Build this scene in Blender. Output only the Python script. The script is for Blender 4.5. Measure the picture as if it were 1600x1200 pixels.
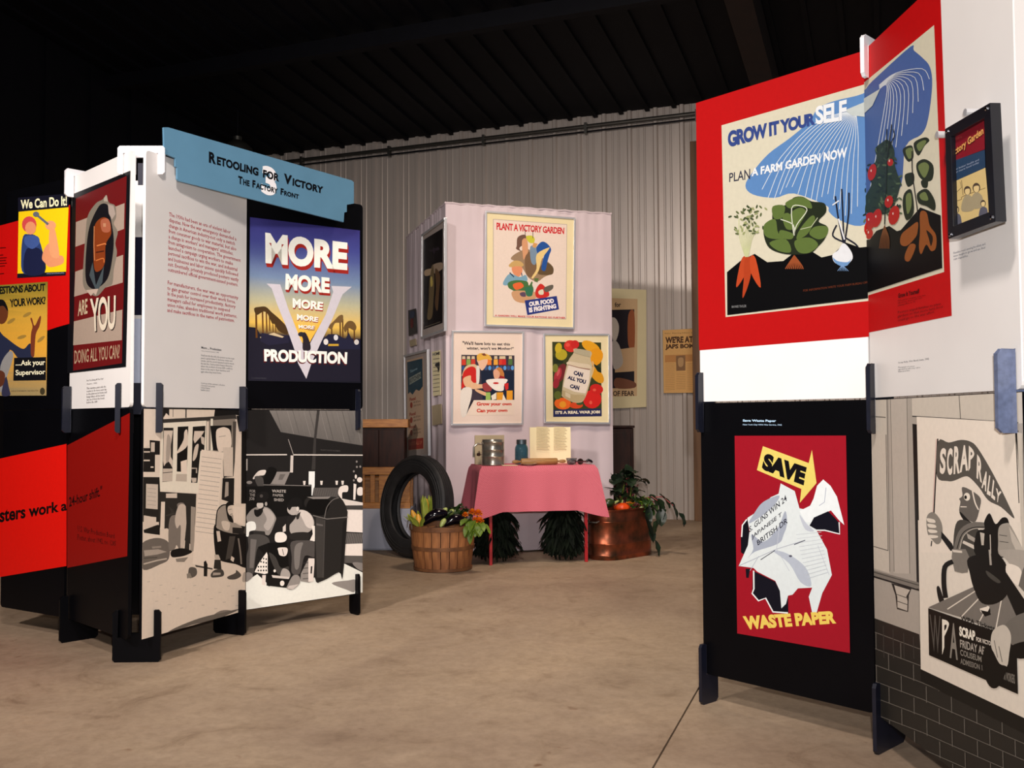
import bpy, bmesh, math, random
from mathutils import Vector, Matrix, noise
from mathutils.geometry import tessellate_polygon
random.seed(7)
for _o in list(bpy.data.objects): bpy.data.objects.remove(_o)
S = bpy.context.scene
COL = S.collection

# ------------------------------------------------------------------ camera
PITCH, ROLL, FPX, CH = 0.0379, 0.0049, 1513.2, 1.12
_cp, _sp, _cr, _sr = math.cos(PITCH), math.sin(PITCH), math.cos(ROLL), math.sin(ROLL)
_U = Vector((0, -_sp, _cp)); _D = Vector((0, _cp, _sp)); _X = Vector((1, 0, 0))
CR = _X * _cr - _U * _sr
CU = _X * _sr + _U * _cr
cd = bpy.data.cameras.new('camera'); cam = bpy.data.objects.new('camera', cd); COL.objects.link(cam)
cam.matrix_world = Matrix(((CR.x, CU.x, -_D.x, 0), (CR.y, CU.y, -_D.y, 0), (CR.z, CU.z, -_D.z, CH), (0, 0, 0, 1)))
cd.sensor_width = 36; cd.lens = 36 * FPX / 1600; cd.clip_start = .05; cd.clip_end = 200
S.camera = cam

# ------------------------------------------------------------------ light, world, exposure
S.view_settings.view_transform = 'Standard'; S.view_settings.look = 'None'
S.view_settings.exposure = .14; S.view_settings.gamma = 1; S.view_settings.use_curve_mapping = False
W = bpy.data.worlds.new('world'); S.world = W; W.use_nodes = True
W.node_tree.nodes['Background'].inputs[0].default_value = (.42, .50, .72, 1)
W.node_tree.nodes['Background'].inputs[1].default_value = .12
def area(name, loc, target, size, power, col, spread=180):
    l = bpy.data.lights.new(name, 'AREA'); l.shape = 'DISK'; l.size = size; l.energy = power; l.color = col
    l.spread = math.radians(spread)
    o = bpy.data.objects.new(name, l); COL.objects.link(o); o.location = loc
    o.rotation_euler = (Vector(target) - Vector(loc)).to_track_quat('-Z', 'Y').to_euler()
    return o
area('hall_or_fill_lamp', (-.45, .6, 4.3), (-.1, 5.5, .9), .5, 70, (1, .90, .84), 125)
area('hall_or_fill_lamp', (-3.6, .2, 4.4), (-1.5, 6.0, .9), .5, 50, (1, .91, .86), 75)  # added fill from the front left, brightens the back-left wing
area('hall_or_fill_lamp', (.9, 5.7, 4.85), (.5, 8.4, .2), .9, 56, (1, .82, .66), 125)
area('camera_flash', (.06, -.02, 1.27), (0, 6, 1.35), .05, 44, (1, .97, .96), 110)

# ------------------------------------------------------------------ helpers
def lin(c):
    return tuple(((x / 255) / 12.92 if x / 255 <= .04045 else ((x / 255 + .055) / 1.055) ** 2.4) for x in c[:3])
def mat(name, rgb, rough=.6, metal=0, var=.0, scale=8, bump=0, spec=.5, rgb2=None, stretch=None, detail=4, coat=0):
    m = bpy.data.materials.new(name); m.use_nodes = True; nt = m.node_tree; b = nt.nodes['Principled BSDF']
    c1 = lin(rgb); b.inputs['Roughness'].default_value = rough; b.inputs['Metallic'].default_value = metal
    b.inputs['Specular IOR Level'].default_value = spec; b.inputs['Coat Weight'].default_value = coat
    tc = nt.nodes.new('ShaderNodeTexCoord'); mp = nt.nodes.new('ShaderNodeMapping'); nz = nt.nodes.new('ShaderNodeTexNoise')
    nt.links.new(tc.outputs['Object'], mp.inputs[0]); nt.links.new(mp.outputs[0], nz.inputs['Vector'])
    if stretch: mp.inputs['Scale'].default_value = stretch
    nz.inputs['Scale'].default_value = scale; nz.inputs['Detail'].default_value = detail
    cr = nt.nodes.new('ShaderNodeValToRGB'); nt.links.new(nz.outputs['Fac'], cr.inputs[0])
    c2 = lin(rgb2) if rgb2 else tuple(x * (1 - var) for x in c1)
    if not rgb2: c1 = tuple(min(1, x * (1 + var * .5)) for x in c1)
    cr.color_ramp.elements[0].position = .3; cr.color_ramp.elements[1].position = .7
    cr.color_ramp.elements[0].color = (*c2, 1); cr.color_ramp.elements[1].color = (*c1, 1)
    nt.links.new(cr.outputs[0], b.inputs['Base Color'])
    if bump:
        bp = nt.nodes.new('ShaderNodeBump'); bp.inputs['Strength'].default_value = bump; bp.inputs['Distance'].default_value = .01
        nt.links.new(nz.outputs['Fac'], bp.inputs['Height']); nt.links.new(bp.outputs[0], b.inputs['Normal'])
    return m
def print_mat(name, rough=.45, grain=.06):
    m = bpy.data.materials.new(name); m.use_nodes = True; nt = m.node_tree; b = nt.nodes['Principled BSDF']
    a = nt.nodes.new('ShaderNodeAttribute'); a.attribute_name = 'Col'
    tc = nt.nodes.new('ShaderNodeTexCoord'); nz = nt.nodes.new('ShaderNodeTexNoise'); nz.inputs['Scale'].default_value = 60
    nt.links.new(tc.outputs['Object'], nz.inputs['Vector'])
    mr = nt.nodes.new('ShaderNodeMapRange'); mr.inputs['To Min'].default_value = 1 - grain; mr.inputs['To Max'].default_value = 1 + grain
    nt.links.new(nz.outputs['Fac'], mr.inputs['Value'])
    mx = nt.nodes.new('ShaderNodeVectorMath'); mx.operation = 'SCALE'
    nt.links.new(a.outputs['Color'], mx.inputs[0]); nt.links.new(mr.outputs[0], mx.inputs['Scale'])
    nt.links.new(mx.outputs[0], b.inputs['Base Color'])
    b.inputs['Roughness'].default_value = rough; b.inputs['Specular IOR Level'].default_value = .2
    return m
def glass_mat():
    m = bpy.data.materials.new('picture_glass'); m.use_nodes = True; nt = m.node_tree; nt.nodes.clear()
    o = nt.nodes.new('ShaderNodeOutputMaterial'); mx = nt.nodes.new('ShaderNodeMixShader')
    t = nt.nodes.new('ShaderNodeBsdfTransparent'); g = nt.nodes.new('ShaderNodeBsdfGlossy'); g.inputs['Roughness'].default_value = .04
    mx.inputs[0].default_value = .035
    nt.links.new(t.outputs[0], mx.inputs[1]); nt.links.new(g.outputs[0], mx.inputs[2]); nt.links.new(mx.outputs[0], o.inputs[0])
    return m
PR = print_mat('printed_ink'); GL = glass_mat()

def tag(o, label=None, cat=None, group=None, kind=None):
    if label: o['label'] = label
    if cat: o['category'] = cat
    if group: o['group'] = group
    if kind: o['kind'] = kind
    return o
def worldloc(p):
    v = Vector((0, 0, 0))
    while p is not None: v += p.location; p = p.parent
    return v
def empty(name, loc, label=None, cat=None, group=None, kind=None):
    o = bpy.data.objects.new(name, None); o.empty_display_size = .05; COL.objects.link(o); o.location = loc
    return tag(o, label, cat, group, kind)
class MB:
    def __init__(s): s.v = []; s.f = []
    def add(s, vs, fs):
        n = len(s.v); s.v += [Vector(x) for x in vs]; s.f += [tuple(i + n for i in f) for f in fs]; return s
    def box(s, lo, hi):
        x0, y0, z0 = lo; x1, y1, z1 = hi
        return s.add([(x0,y0,z0),(x1,y0,z0),(x1,y1,z0),(x0,y1,z0),(x0,y0,z1),(x1,y0,z1),(x1,y1,z1),(x0,y1,z1)],
                     [(0,3,2,1),(4,5,6,7),(0,1,5,4),(1,2,6,5),(2,3,7,6),(3,0,4,7)])
    def obox(s, o, ax, ay, az):
        o, ax, ay, az = Vector(o), Vector(ax), Vector(ay), Vector(az)
        return s.add([o,o+ax,o+ax+ay,o+ay,o+az,o+ax+az,o+ax+ay+az,o+ay+az],
                     [(0,3,2,1),(4,5,6,7),(0,1,5,4),(1,2,6,5),(2,3,7,6),(3,0,4,7)])
    def prism(s, pts, ext):
        n = len(pts); pts = [Vector(p) for p in pts]; ext = Vector(ext)
        tris = tessellate_polygon([pts])
        fs = [tuple(t) for t in tris] + [tuple(i + n for i in reversed(t)) for t in tris]
        fs += [(i, (i + 1) % n, (i + 1) % n + n, i + n) for i in range(n)]
        return s.add(pts + [p + ext for p in pts], fs)
    def tube(s, pts, r, n=8, cap=True):
        pts = [Vector(p) for p in pts]; rs = r if isinstance(r, (list, tuple)) else [r] * len(pts)
        up = Vector((0, 0, 1)); vs = []; t0 = (pts[1] - pts[0]).normalized()
        a = t0.cross(up if abs(t0.z) < .9 else Vector((1, 0, 0))).normalized()
        for i, p in enumerate(pts):
            t = (pts[min(i + 1, len(pts) - 1)] - pts[max(i - 1, 0)]).normalized()
            a = (a - t * a.dot(t)).normalized(); b = t.cross(a)
            for k in range(n):
                q = 2 * math.pi * k / n; vs.append(p + (a * math.cos(q) + b * math.sin(q)) * rs[i])
        fs = []
        for i in range(len(pts) - 1):
            for k in range(n): fs.append((i*n+k, i*n+(k+1)%n, (i+1)*n+(k+1)%n, (i+1)*n+k))
        if cap: fs.append(tuple(reversed(range(n)))); fs.append(tuple((len(pts)-1)*n + k for k in range(n)))
        return s.add(vs, fs)
    def lathe(s, prof, c, n=24, axis=None, cap=True):
        c = Vector(c); ax = Vector(axis or (0, 0, 1)).normalized()
        a = ax.cross(Vector((0, 1, 0)) if abs(ax.y) < .9 else Vector((1, 0, 0))).normalized(); b = ax.cross(a)
        vs = [c + ax * z + (a * math.cos(2*math.pi*k/n) + b * math.sin(2*math.pi*k/n)) * r for r, z in prof for k in range(n)]
        m = len(prof); fs = [(i*n+k, i*n+(k+1)%n, (i+1)*n+(k+1)%n, (i+1)*n+k) for i in range(m-1) for k in range(n)]
        if cap:
            if prof[0][0] > 1e-4: fs.append(tuple(reversed(range(n))))
            if prof[-1][0] > 1e-4: fs.append(tuple((m-1)*n + k for k in range(n)))
        return s.add(vs, fs)
    def leaf(s, base, d, length, width, droop=.5, side=None, fold=.15, n=5, wavy=0):
        d = Vector(d).normalized(); sd = (Vector(side) if side else d.cross(Vector((0, 0, 1))))
        if sd.length < 1e-3: sd = Vector((1, 0, 0))
        sd.normalize(); vs = []; p = Vector(base); dd = d.copy()
        for i in range(n + 1):
            t = i / n; w = width * .5 * (math.sin(math.pi * min(1, t * .92 + .08)) ** .8) + .001
            up = sd.cross(dd).normalized()
            wv = random.uniform(-1, 1) * wavy
            vs += [p - sd * w + up * (fold * w + wv), p, p + sd * w + up * (fold * w - wv)]
            p = p + dd * length / n; dd = (dd + Vector((0, 0, -droop / n))).normalized()
        fs = []
        for i in range(n): fs += [(i*3, i*3+1, i*3+4, i*3+3), (i*3+1, i*3+2, i*3+5, i*3+4)]
        return s.add(vs, fs)
    def build(s, name, m, parent=None, smooth=False, org=None, bevel=0, attr=None, **kw):
        vs = s.v
        if org is None:
            lo = [min(v[i] for v in vs) for i in range(3)]; hi = [max(v[i] for v in vs) for i in range(3)]
            org = Vector(((lo[0]+hi[0])/2, (lo[1]+hi[1])/2, lo[2]))
        org = Vector(org); me = bpy.data.meshes.new(name)
        me.from_pydata([v - org for v in vs], [], s.f); me.materials.append(m)
        if smooth:
            me.polygons.foreach_set('use_smooth', [True] * len(me.polygons))
            try: me.set_sharp_from_angle(angle=math.radians(40))
            except Exception: pass
        o = bpy.data.objects.new(name, me); COL.objects.link(o)
        if parent is not None: o.parent = parent; o.location = org - worldloc(parent)
        else: o.location = org
        if bevel:
            bm = o.modifiers.new('bevel', 'BEVEL'); bm.width = bevel; bm.segments = 2; bm.limit_method = 'ANGLE'
        tag(o, **kw)
        return o

def ray(px, py):
    return (_D * 1 + CR * ((px - 800) / FPX) + CU * ((600 - py) / FPX))
CAM = Vector((0, 0, CH))
class Plane:                                   # vertical plane through two floor points, front normal n
    def __init__(s, p, q, off=0):
        s.p = Vector((*p, 0)); s.q = Vector((*q, 0)); s.w = (s.q - s.p).length; s.u = (s.q - s.p) / s.w
        s.n = s.u.cross(Vector((0, 0, 1))); s.p = s.p + s.n * off; s.q = s.q + s.n * off
        s.H = None
    def at(s, u, z, d=0): return s.p + s.u * u + Vector((0, 0, z)) + s.n * d
    def lift(s, P, d):                         # same sight line, d metres in front of the plane
        if d < .008: return P + s.n * d
        v = P - CAM; return P + v * (d / v.dot(s.n))
    def hit(s, px, py, d=0):
        r = ray(px, py); t = (s.p - CAM).dot(s.n) / r.dot(s.n); P = CAM + r * t
        return s.lift(P, d)
    def quad(s, px4, uz4):                     # photo quadrilateral <-> rectangle on the plane
        s.H = homog(px4, uz4); return s
    def pt(s, px, py, d=0):
        if s.H is None: return s.hit(px, py, d)
        h = s.H; w = h[6]*px + h[7]*py + 1
        return s.lift(s.at((h[0]*px + h[1]*py + h[2]) / w, (h[3]*px + h[4]*py + h[5]) / w), d)
def homog(src, dst):
    A = []; B = []
    for (x, y), (X, Y) in zip(src, dst):
        A.append([x, y, 1, 0, 0, 0, -X*x, -X*y]); B.append(X)
        A.append([0, 0, 0, x, y, 1, -Y*x, -Y*y]); B.append(Y)
    n = 8
    for i in range(n):
        k = max(range(i, n), key=lambda r: abs(A[r][i])); A[i], A[k] = A[k], A[i]; B[i], B[k] = B[k], B[i]
        for r in range(n):
            if r != i:
                f = A[r][i] / A[i][i]
                if f: A[r] = [a - f * b for a, b in zip(A[r], A[i])]; B[r] -= f * B[i]
    return [B[i] / A[i][i] for i in range(n)]

# flat printed graphics: thin ink layers on the board they are printed on
_tc = {}; NAT = {}
def text_mesh(txt, bold, sp, line, align):
    k = (txt, bold, sp, line, align)
    if k in _tc: return _tc[k]
    c = bpy.data.curves.new('t', 'FONT'); c.body = txt; c.resolution_u = 5 if len(txt) < 14 else (2 if len(txt) < 50 else 1)
    c.offset = bold; c.space_character = sp; c.space_line = line; c.align_x = align
    o = bpy.data.objects.new('t', c); COL.objects.link(o); bpy.context.view_layer.update()
    me = o.to_mesh(); me.calc_loop_triangles()
    vs = [(v.co.x, v.co.y) for v in me.vertices]; ts = [tuple(t.vertices) for t in me.loop_triangles]
    o.to_mesh_clear(); bpy.data.objects.remove(o); bpy.data.curves.remove(c)
    x0 = min(v[0] for v in vs); x1 = max(v[0] for v in vs); y0 = min(v[1] for v in vs); y1 = max(v[1] for v in vs)
    vs = [((x - x0) / (x1 - x0), (y - y0) / (y1 - y0)) for x, y in vs]
    _tc[k] = (vs, ts); NAT[k] = (x1 - x0, y1 - y0); return _tc[k]
def P(s):
    if isinstance(s, str): return [tuple(float(a) for a in q.split(',')) for q in s.split()]
    return list(s)
def smooth_pts(pts, n=3, closed=True):
    m = len(pts); out = []
    for i in range(m if closed else m - 1):
        g = lambda j: pts[j % m] if closed else pts[max(0, min(m - 1, j))]
        a, b, c, d = g(i-1), g(i), g(i+1), g(i+2)
        for k in range(n):
            t = k / n
            out.append(tuple(.5*((2*b[j]) + (-a[j]+c[j])*t + (2*a[j]-5*b[j]+4*c[j]-d[j])*t*t + (-a[j]+3*b[j]-3*c[j]+d[j])*t**3) for j in (0, 1)))
    if not closed: out.append(pts[-1])
    return out
class Art:
    EPS = .00011
    def __init__(s, plane, gain=1.0, base=.0008, clip=None):
        s.pl = plane; s.g = gain; s.base = base; s.o = (0, 0, 1); s.v = []; s.f = []; s.c = []; s.boxes = []; s.clip = P(clip) if clip else None
    def view(s, ox, oy, sc): s.o = (ox, oy, sc); return s
    def _px(s, pts): ox, oy, sc = s.o; return [(ox + x / sc, oy + y / sc) for x, y in P(pts)]
    def _col(s, c): 
        return tuple(min(.92, x * s.g) for x in lin(c))
    def _emit(s, pts, tris, cols):
        if not pts: return
        bb = (min(p[0] for p in pts), min(p[1] for p in pts), max(p[0] for p in pts), max(p[1] for p in pts))
        L = 1
        for b, l in s.boxes:
            if l >= L and b[0] < bb[2] and b[2] > bb[0] and b[1] < bb[3] and b[3] > bb[1]: L = l + 1
        s.boxes.append((bb, L)); d = s.base + L * s.EPS
        if s.clip is None:
            n = len(s.v); s.v += [s.pl.pt(x, y, d) for x, y in pts]
            for t in tris:
                s.f.append(tuple(i + n for i in t)); s.c += [cols[i] if isinstance(cols, list) else cols for i in t]
        else:
            for t in tris:
                poly = [(pts[i], cols[i] if isinstance(cols, list) else cols) for i in t]
                m = len(s.clip)
                ar = sum(s.clip[i][0]*s.clip[(i+1)%m][1]-s.clip[(i+1)%m][0]*s.clip[i][1] for i in range(m)); sg = 1 if ar > 0 else -1
                for i in range(m):
                    a, b = s.clip[i], s.clip[(i+1) % m]
                    dd = lambda p: sg*((b[0]-a[0])*(p[1]-a[1]) - (b[1]-a[1])*(p[0]-a[0]))
                    out = []
                    for k in range(len(poly)):
                        (p, cp), (q, cq) = poly[k], poly[(k+1) % len(poly)]; e, f = dd(p), dd(q)
                        if e >= 0: out.append((p, cp))
                        if (e >= 0) != (f >= 0):
                            w = e / (e - f); out.append(((p[0]+(q[0]-p[0])*w, p[1]+(q[1]-p[1])*w), cp))
                    poly = out
                    if len(poly) < 3: break
                if len(poly) >= 3:
                    n = len(s.v); s.v += [s.pl.pt(p[0][0], p[0][1], d) for p in poly]
                    s.f.append(tuple(range(n, n + len(poly)))); s.c += [p[1] for p in poly]
    def p(s, col, pts, sm=0):
        q = s._px(pts)
        if sm: q = smooth_pts(q, 4)
        t = tessellate_polygon([[Vector((x, y, 0)) for x, y in q]]); s._emit(q, [tuple(i) for i in t], s._col(col)); return s
    def l(s, col, w, pts, sm=0, closed=False):
        q = s._px(pts); w = w / s.o[2] / 2
        if sm: q = smooth_pts(q, 4, closed)
        if closed: q = q + [q[0]]
        L = []; R = []
        for i in range(len(q)):
            a = q[max(0, i-1)]; b = q[min(len(q)-1, i+1)]; dx, dy = b[0]-a[0], b[1]-a[1]; h = math.hypot(dx, dy) or 1
            nx, ny = -dy/h*w, dx/h*w; L.append((q[i][0]+nx, q[i][1]+ny)); R.append((q[i][0]-nx, q[i][1]-ny))
        n = len(q); s._emit(L + R, [t for i in range(n-1) for t in ((i, i+1, n+i+1), (i, n+i+1, n+i))], s._col(col)); return s
    def e(s, col, cx, cy, rx, ry, rot=0, n=16):
        c, d = math.cos(rot), math.sin(rot)
        pts = [(cx + rx*math.cos(2*math.pi*k/n)*c - ry*math.sin(2*math.pi*k/n)*d, cy + rx*math.cos(2*math.pi*k/n)*d + ry*math.sin(2*math.pi*k/n)*c) for k in range(n)]
        return s.p(col, pts)
    def r(s, col, x0, y0, x1, y1): return s.p(col, [(x0, y0), (x1, y0), (x1, y1), (x0, y1)])
    def grad(s, stops, quad, n=14):            # vertical colour change across a quad TL,TR,BR,BL
        q = s._px(quad); pts = []; cols = []
        for i in range(n + 1):
            t = i / n
            for k in range(len(stops) - 1):
                if stops[k][0] <= t <= stops[k+1][0] + 1e-6:
                    w = (t - stops[k][0]) / (stops[k+1][0] - stops[k][0]); a, b = s._col(stops[k][1]), s._col(stops[k+1][1]); c = tuple(a[j]+(b[j]-a[j])*w for j in range(3)); break
            for A_, B_ in ((q[0], q[3]), (q[1], q[2])):
                pts.append((A_[0]+(B_[0]-A_[0])*t, A_[1]+(B_[1]-A_[1])*t)); cols.append(c)
        s._emit(pts, [t for i in range(n) for t in ((2*i, 2*i+1, 2*i+3), (2*i, 2*i+3, 2*i+2))], cols); return s
    def t(s, txt, col, quad, bold=0, sp=1, line=1, align='LEFT'):
        q = s._px(quad); vs, ts = text_mesh(txt, bold, sp, line, align)
        pts = []
        for x, y in vs:
            top = (q[0][0]+(q[1][0]-q[0][0])*x, q[0][1]+(q[1][1]-q[0][1])*x); bot = (q[3][0]+(q[2][0]-q[3][0])*x, q[3][1]+(q[2][1]-q[3][1])*x)
            pts.append((bot[0]+(top[0]-bot[0])*y, bot[1]+(top[1]-bot[1])*y))
        s._emit(pts, ts, s._col(col)); return s
    def flush(s, name, parent, **kw):
        o = s.build(name, parent, **kw); s.v = []; s.f = []; s.c = []; return s
    def build(s, name, parent=None, **kw):
        m = MB(); m.v = s.v; m.f = s.f
        nn = s.pl.n
        fl = []
        ci = 0
        # face orientation towards the plane normal
        newc = []
        for f in s.f:
            cs = s.c[ci:ci+len(f)]; ci += len(f)
            a, b, c = s.v[f[0]], s.v[f[1]], s.v[f[2]]
            if (b - a).cross(c - a).dot(nn) < 0: f = tuple(reversed(f)); cs = cs[::-1]
            fl.append(f); newc += cs
        m.f = fl
        o = m.build(name, PR, parent, **kw); me = o.data
        at = me.color_attributes.new('Col', 'FLOAT_COLOR', 'CORNER')
        if len(at.data) == len(newc):
            at.data.foreach_set('color', [x for c in newc for x in (*c, 1)])
        else: raise RuntimeError('colour count %d %d' % (len(at.data), len(newc)))
        return o

# ------------------------------------------------------------------ materials
M = dict(
 white=mat('white_laminate', (236, 232, 228), .42, var=.04, scale=3),
 black=mat('black_laminate', (5, 5, 8), .42, var=.2, scale=4, spec=.12),
 navy=mat('navy_plastic', (14, 17, 32), .42, var=.2, scale=30),
 navy_lit=mat('navy_plastic_lit', (96, 106, 134), .34, var=.25, scale=60, bump=.05),  # dark connector plastic with reflected light painted into its colour
 clipwhite=mat('white_plastic', (240, 238, 240), .35, var=.03),
 teal=mat('blue_sign_board', (92, 138, 166), .5, var=.05),
 concrete=mat('trowelled_concrete', (176, 156, 132), .62, rgb2=(140, 121, 104), scale=1.3, detail=9, bump=.04, spec=.35),
 joint=mat('joint_sealant', (120, 60, 40), .8, var=.3),
 steel=mat('ribbed_wall_steel', (206, 194, 184), .36, .30, var=.10, scale=2, stretch=(6, 6, .4)),
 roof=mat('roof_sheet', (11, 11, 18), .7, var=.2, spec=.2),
 beam=mat('rust_beam', (34, 18, 12), .8, var=.3),
 pipe=mat('galvanised_pipe', (120, 118, 112), .35, .9, var=.2),
 oak=mat('oak_wood', (186, 124, 52), .45, rgb2=(140, 84, 30), scale=5, stretch=(2, 2, 14)),
 darkwood=mat('dark_stained_wood', (52, 26, 17), .5, spec=.18, rgb2=(28, 14, 10), scale=5, stretch=(6, 6, 1)),
 post=mat('pine_post', (140, 104, 74), .6, rgb2=(112, 82, 58), scale=4, stretch=(6, 6, .6)),
 cloth=mat('lilac_white_cloth', (210, 194, 198), .85, var=.05, scale=3, bump=.05),
 pink=mat('pink_gingham_cloth', (214, 104, 118), .8, var=.08, scale=40),
 redpaint=mat('red_painted_metal', (170, 28, 34), .4, var=.1),
 alu=mat('silver_frame_metal', (226, 226, 228), .3, .6, var=.04),
 blackframe=mat('black_frame', (16, 17, 24), .3, var=.2),
 mat_cream=mat('cream_mat_board', (238, 222, 176), .8, var=.03),
 mat_pink=mat('ivory_mat_board', (238, 216, 200), .8, var=.03),
 mat_grey=mat('grey_mat_board', (170, 156, 148), .8, var=.05),
 rubber=mat('black_rubber', (34, 33, 34), .62, var=.35, scale=14, bump=.1),
 stave=mat('basket_wood', (182, 120, 70), .65, rgb2=(122, 74, 42), scale=6, stretch=(6, 6, .8), bump=.05),
 hoop=mat('basket_hoop', (140, 92, 54), .6, rgb2=(96, 60, 36), scale=8),
 copper=mat('old_copper', (176, 90, 60), .36, .8, rgb2=(74, 56, 40), scale=9, detail=8, bump=.05),
 tin=mat('worn_tinplate', (196, 190, 178), .3, .8, rgb2=(130, 124, 112), scale=12),
 zinc=mat('zinc_lid', (92, 102, 108), .45, .8, var=.3),
 wood=mat('turned_wood', (176, 132, 78), .5, rgb2=(140, 98, 54), scale=9, stretch=(1, 8, 8)),
 paper=mat('cream_paper', (244, 230, 184), .8, var=.02),
 card=mat('tan_card', (182, 164, 132), .8, var=.08),
 husk=mat('corn_husk', (172, 176, 66), .55, rgb2=(120, 140, 48), scale=10, stretch=(4, 4, 1)),
 kernel=mat('corn_kernels', (226, 164, 52), .45, var=.25, scale=60, bump=.4),
 egg=mat('aubergine_skin', (16, 10, 18), .12, var=.2),
 zuc=mat('dark_green_squash', (30, 46, 22), .3, rgb2=(58, 76, 34), scale=20),
 pale=mat('pale_green_squash', (178, 190, 110), .35, var=.15, scale=16),
 orange=mat('orange_flower', (252, 142, 20), .6, var=.2, scale=50),
 pumpkin=mat('orange_pumpkin', (226, 76, 16), .4, var=.15, scale=8),
 leaf=mat('garden_leaf', (54, 84, 30), .5, rgb2=(26, 46, 18), scale=14),
 lime=mat('lettuce_leaf', (116, 140, 34), .5, rgb2=(70, 98, 24), scale=18),
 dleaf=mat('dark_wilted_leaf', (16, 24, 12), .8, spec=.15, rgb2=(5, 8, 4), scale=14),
 chard=mat('chard_leaf', (34, 52, 28), .4, rgb2=(20, 28, 20), scale=12),
 stem=mat('red_stem', (150, 60, 62), .5, var=.3),
 soil=mat('dark_packing', (26, 20, 14), .95, var=.4, scale=40),
 chrome=mat('bright_steel', (170, 170, 176), .15, 1, var=.1),
 plinth=mat('grey_painted_plinth', (170, 172, 186), .6, var=.08, scale=5),
)
def glassy(name, rgb, rough=.05):
    m = bpy.data.materials.new(name); m.use_nodes = True; nt = m.node_tree; b = nt.nodes['Principled BSDF']
    b.inputs['Base Color'].default_value = (*lin(rgb), 1); b.inputs['Roughness'].default_value = rough
    b.inputs['Transmission Weight'].default_value = .85; b.inputs['IOR'].default_value = 1.45
    return m
def floor_mat():
    m = bpy.data.materials.new('old_concrete_floor'); m.use_nodes = True; nt = m.node_tree; b = nt.nodes['Principled BSDF']; N = nt.nodes.new; Lk = nt.links.new
    tc = N('ShaderNodeTexCoord')
    def nz(scale, detail, dist=0, rough=.6):
        n = N('ShaderNodeTexNoise'); n.inputs['Scale'].default_value = scale; n.inputs['Detail'].default_value = detail; n.inputs['Distortion'].default_value = dist; n.inputs['Roughness'].default_value = rough
        Lk(tc.outputs['Object'], n.inputs['Vector']); return n
    def ramp(src, stops):
        r = N('ShaderNodeValToRGB'); Lk(src, r.inputs[0]); e = r.color_ramp.elements
        while len(e) < len(stops): e.new(.5)
        for x, (p, c) in zip(e, stops): x.position = p; x.color = (*c, 1)
        return r.outputs[0]
    base = ramp(nz(.55, 6, .6).outputs['Fac'], [(.30, lin((146, 124, 104))), (.5, lin((170, 148, 124))), (.72, lin((186, 162, 134)))])
    def mul(a, b2):
        x = N('ShaderNodeMix'); x.data_type = 'RGBA'; x.blend_type = 'MULTIPLY'; x.inputs[0].default_value = 1; Lk(a, x.inputs[6]); Lk(b2, x.inputs[7]); return x.outputs[2]
    st = ramp(nz(2.6, 9, 1.4, .68).outputs['Fac'], [(.30, (.66, .62, .58)), (.44, (.93, .92, .90)), (.6, (1, 1, 1)), (.75, (1.0, .96, .90))])
    fn = ramp(nz(26, 6, .3, .7).outputs['Fac'], [(.32, (.84, .83, .82)), (.6, (1.03, 1.03, 1.03))])
    sp = ramp(nz(9, 2, .2).outputs['Fac'], [(.20, (.55, .42, .34)), (.27, (1, 1, 1))])
    Lk(mul(mul(mul(base, st), fn), sp), b.inputs['Base Color'])
    r = N('ShaderNodeMapRange'); Lk(nz(3, 5).outputs['Fac'], r.inputs['Value']); r.inputs['To Min'].default_value = .48; r.inputs['To Max'].default_value = .75; Lk(r.outputs[0], b.inputs['Roughness'])
    bp = N('ShaderNodeBump'); bp.inputs['Strength'].default_value = .12; bp.inputs['Distance'].default_value = .01; Lk(nz(14, 8, .3).outputs['Fac'], bp.inputs['Height']); Lk(bp.outputs[0], b.inputs['Normal'])
    b.inputs['Specular IOR Level'].default_value = .35
    return m
M['concrete'] = floor_mat()
M['blueglass'] = glassy('blue_jar_glass', (110, 160, 176)); M['clearglass'] = glassy('clear_glass', (190, 196, 196))

# ------------------------------------------------------------------ plan of the hall
P0 = (-1.718, 4.509); P1 = (-1.428, 5.200); P2 = (-.877, 5.705)
C0 = (-1.778, 4.511); C1 = (-2.299, 5.025); C2 = (-2.807, 5.34)
Q0 = (.752, 3.882); Q1 = (1.233, 3.333); Q2 = (1.272, 2.41); Q3 = (1.44, 1.69)
TA = (-.554, 8.121); TB = (.891, 8.584); TC = (-1.049, 9.644)
ZB, ZS, ZT, TH, WT = .117, 1.1893, 2.4035, 2.958, 4.707
W2 = (-3.45, 12.981); W1 = (2.058, 10.864)

# ------------------------------------------------------------------ floor, walls, roof
def floor_pt(px, py):
    r = ray(px, py); t = -CAM.z / r.z; return CAM + r * t
fl = empty('floor', (0, 6, 0), kind='structure')
ja, jb = floor_pt(1097, 1066), floor_pt(1020, 1200); jd = (ja - jb); jd.z = 0; jd.normalize()
jn = Vector((jd.y, -jd.x, 0)); c0 = (ja + jb) / 2; c0.z = 0
for sgn, nm in ((-1, 'slab'), (1, 'slab')):
    a = c0 + jn * (.0035 * sgn) - jd * 9; b = c0 + jn * (.0035 * sgn) + jd * 16
    far = jn * sgn * 12
    pts = [a, b, b + far, a + far]
    MB().prism(pts, (0, 0, -.06)).build(nm, M['concrete'], fl, org=(0, 6, -.06))
MB().box((-14, -8, -.1), (15, 22, -.061)).build('joint_bed', M['joint'], fl)

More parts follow.
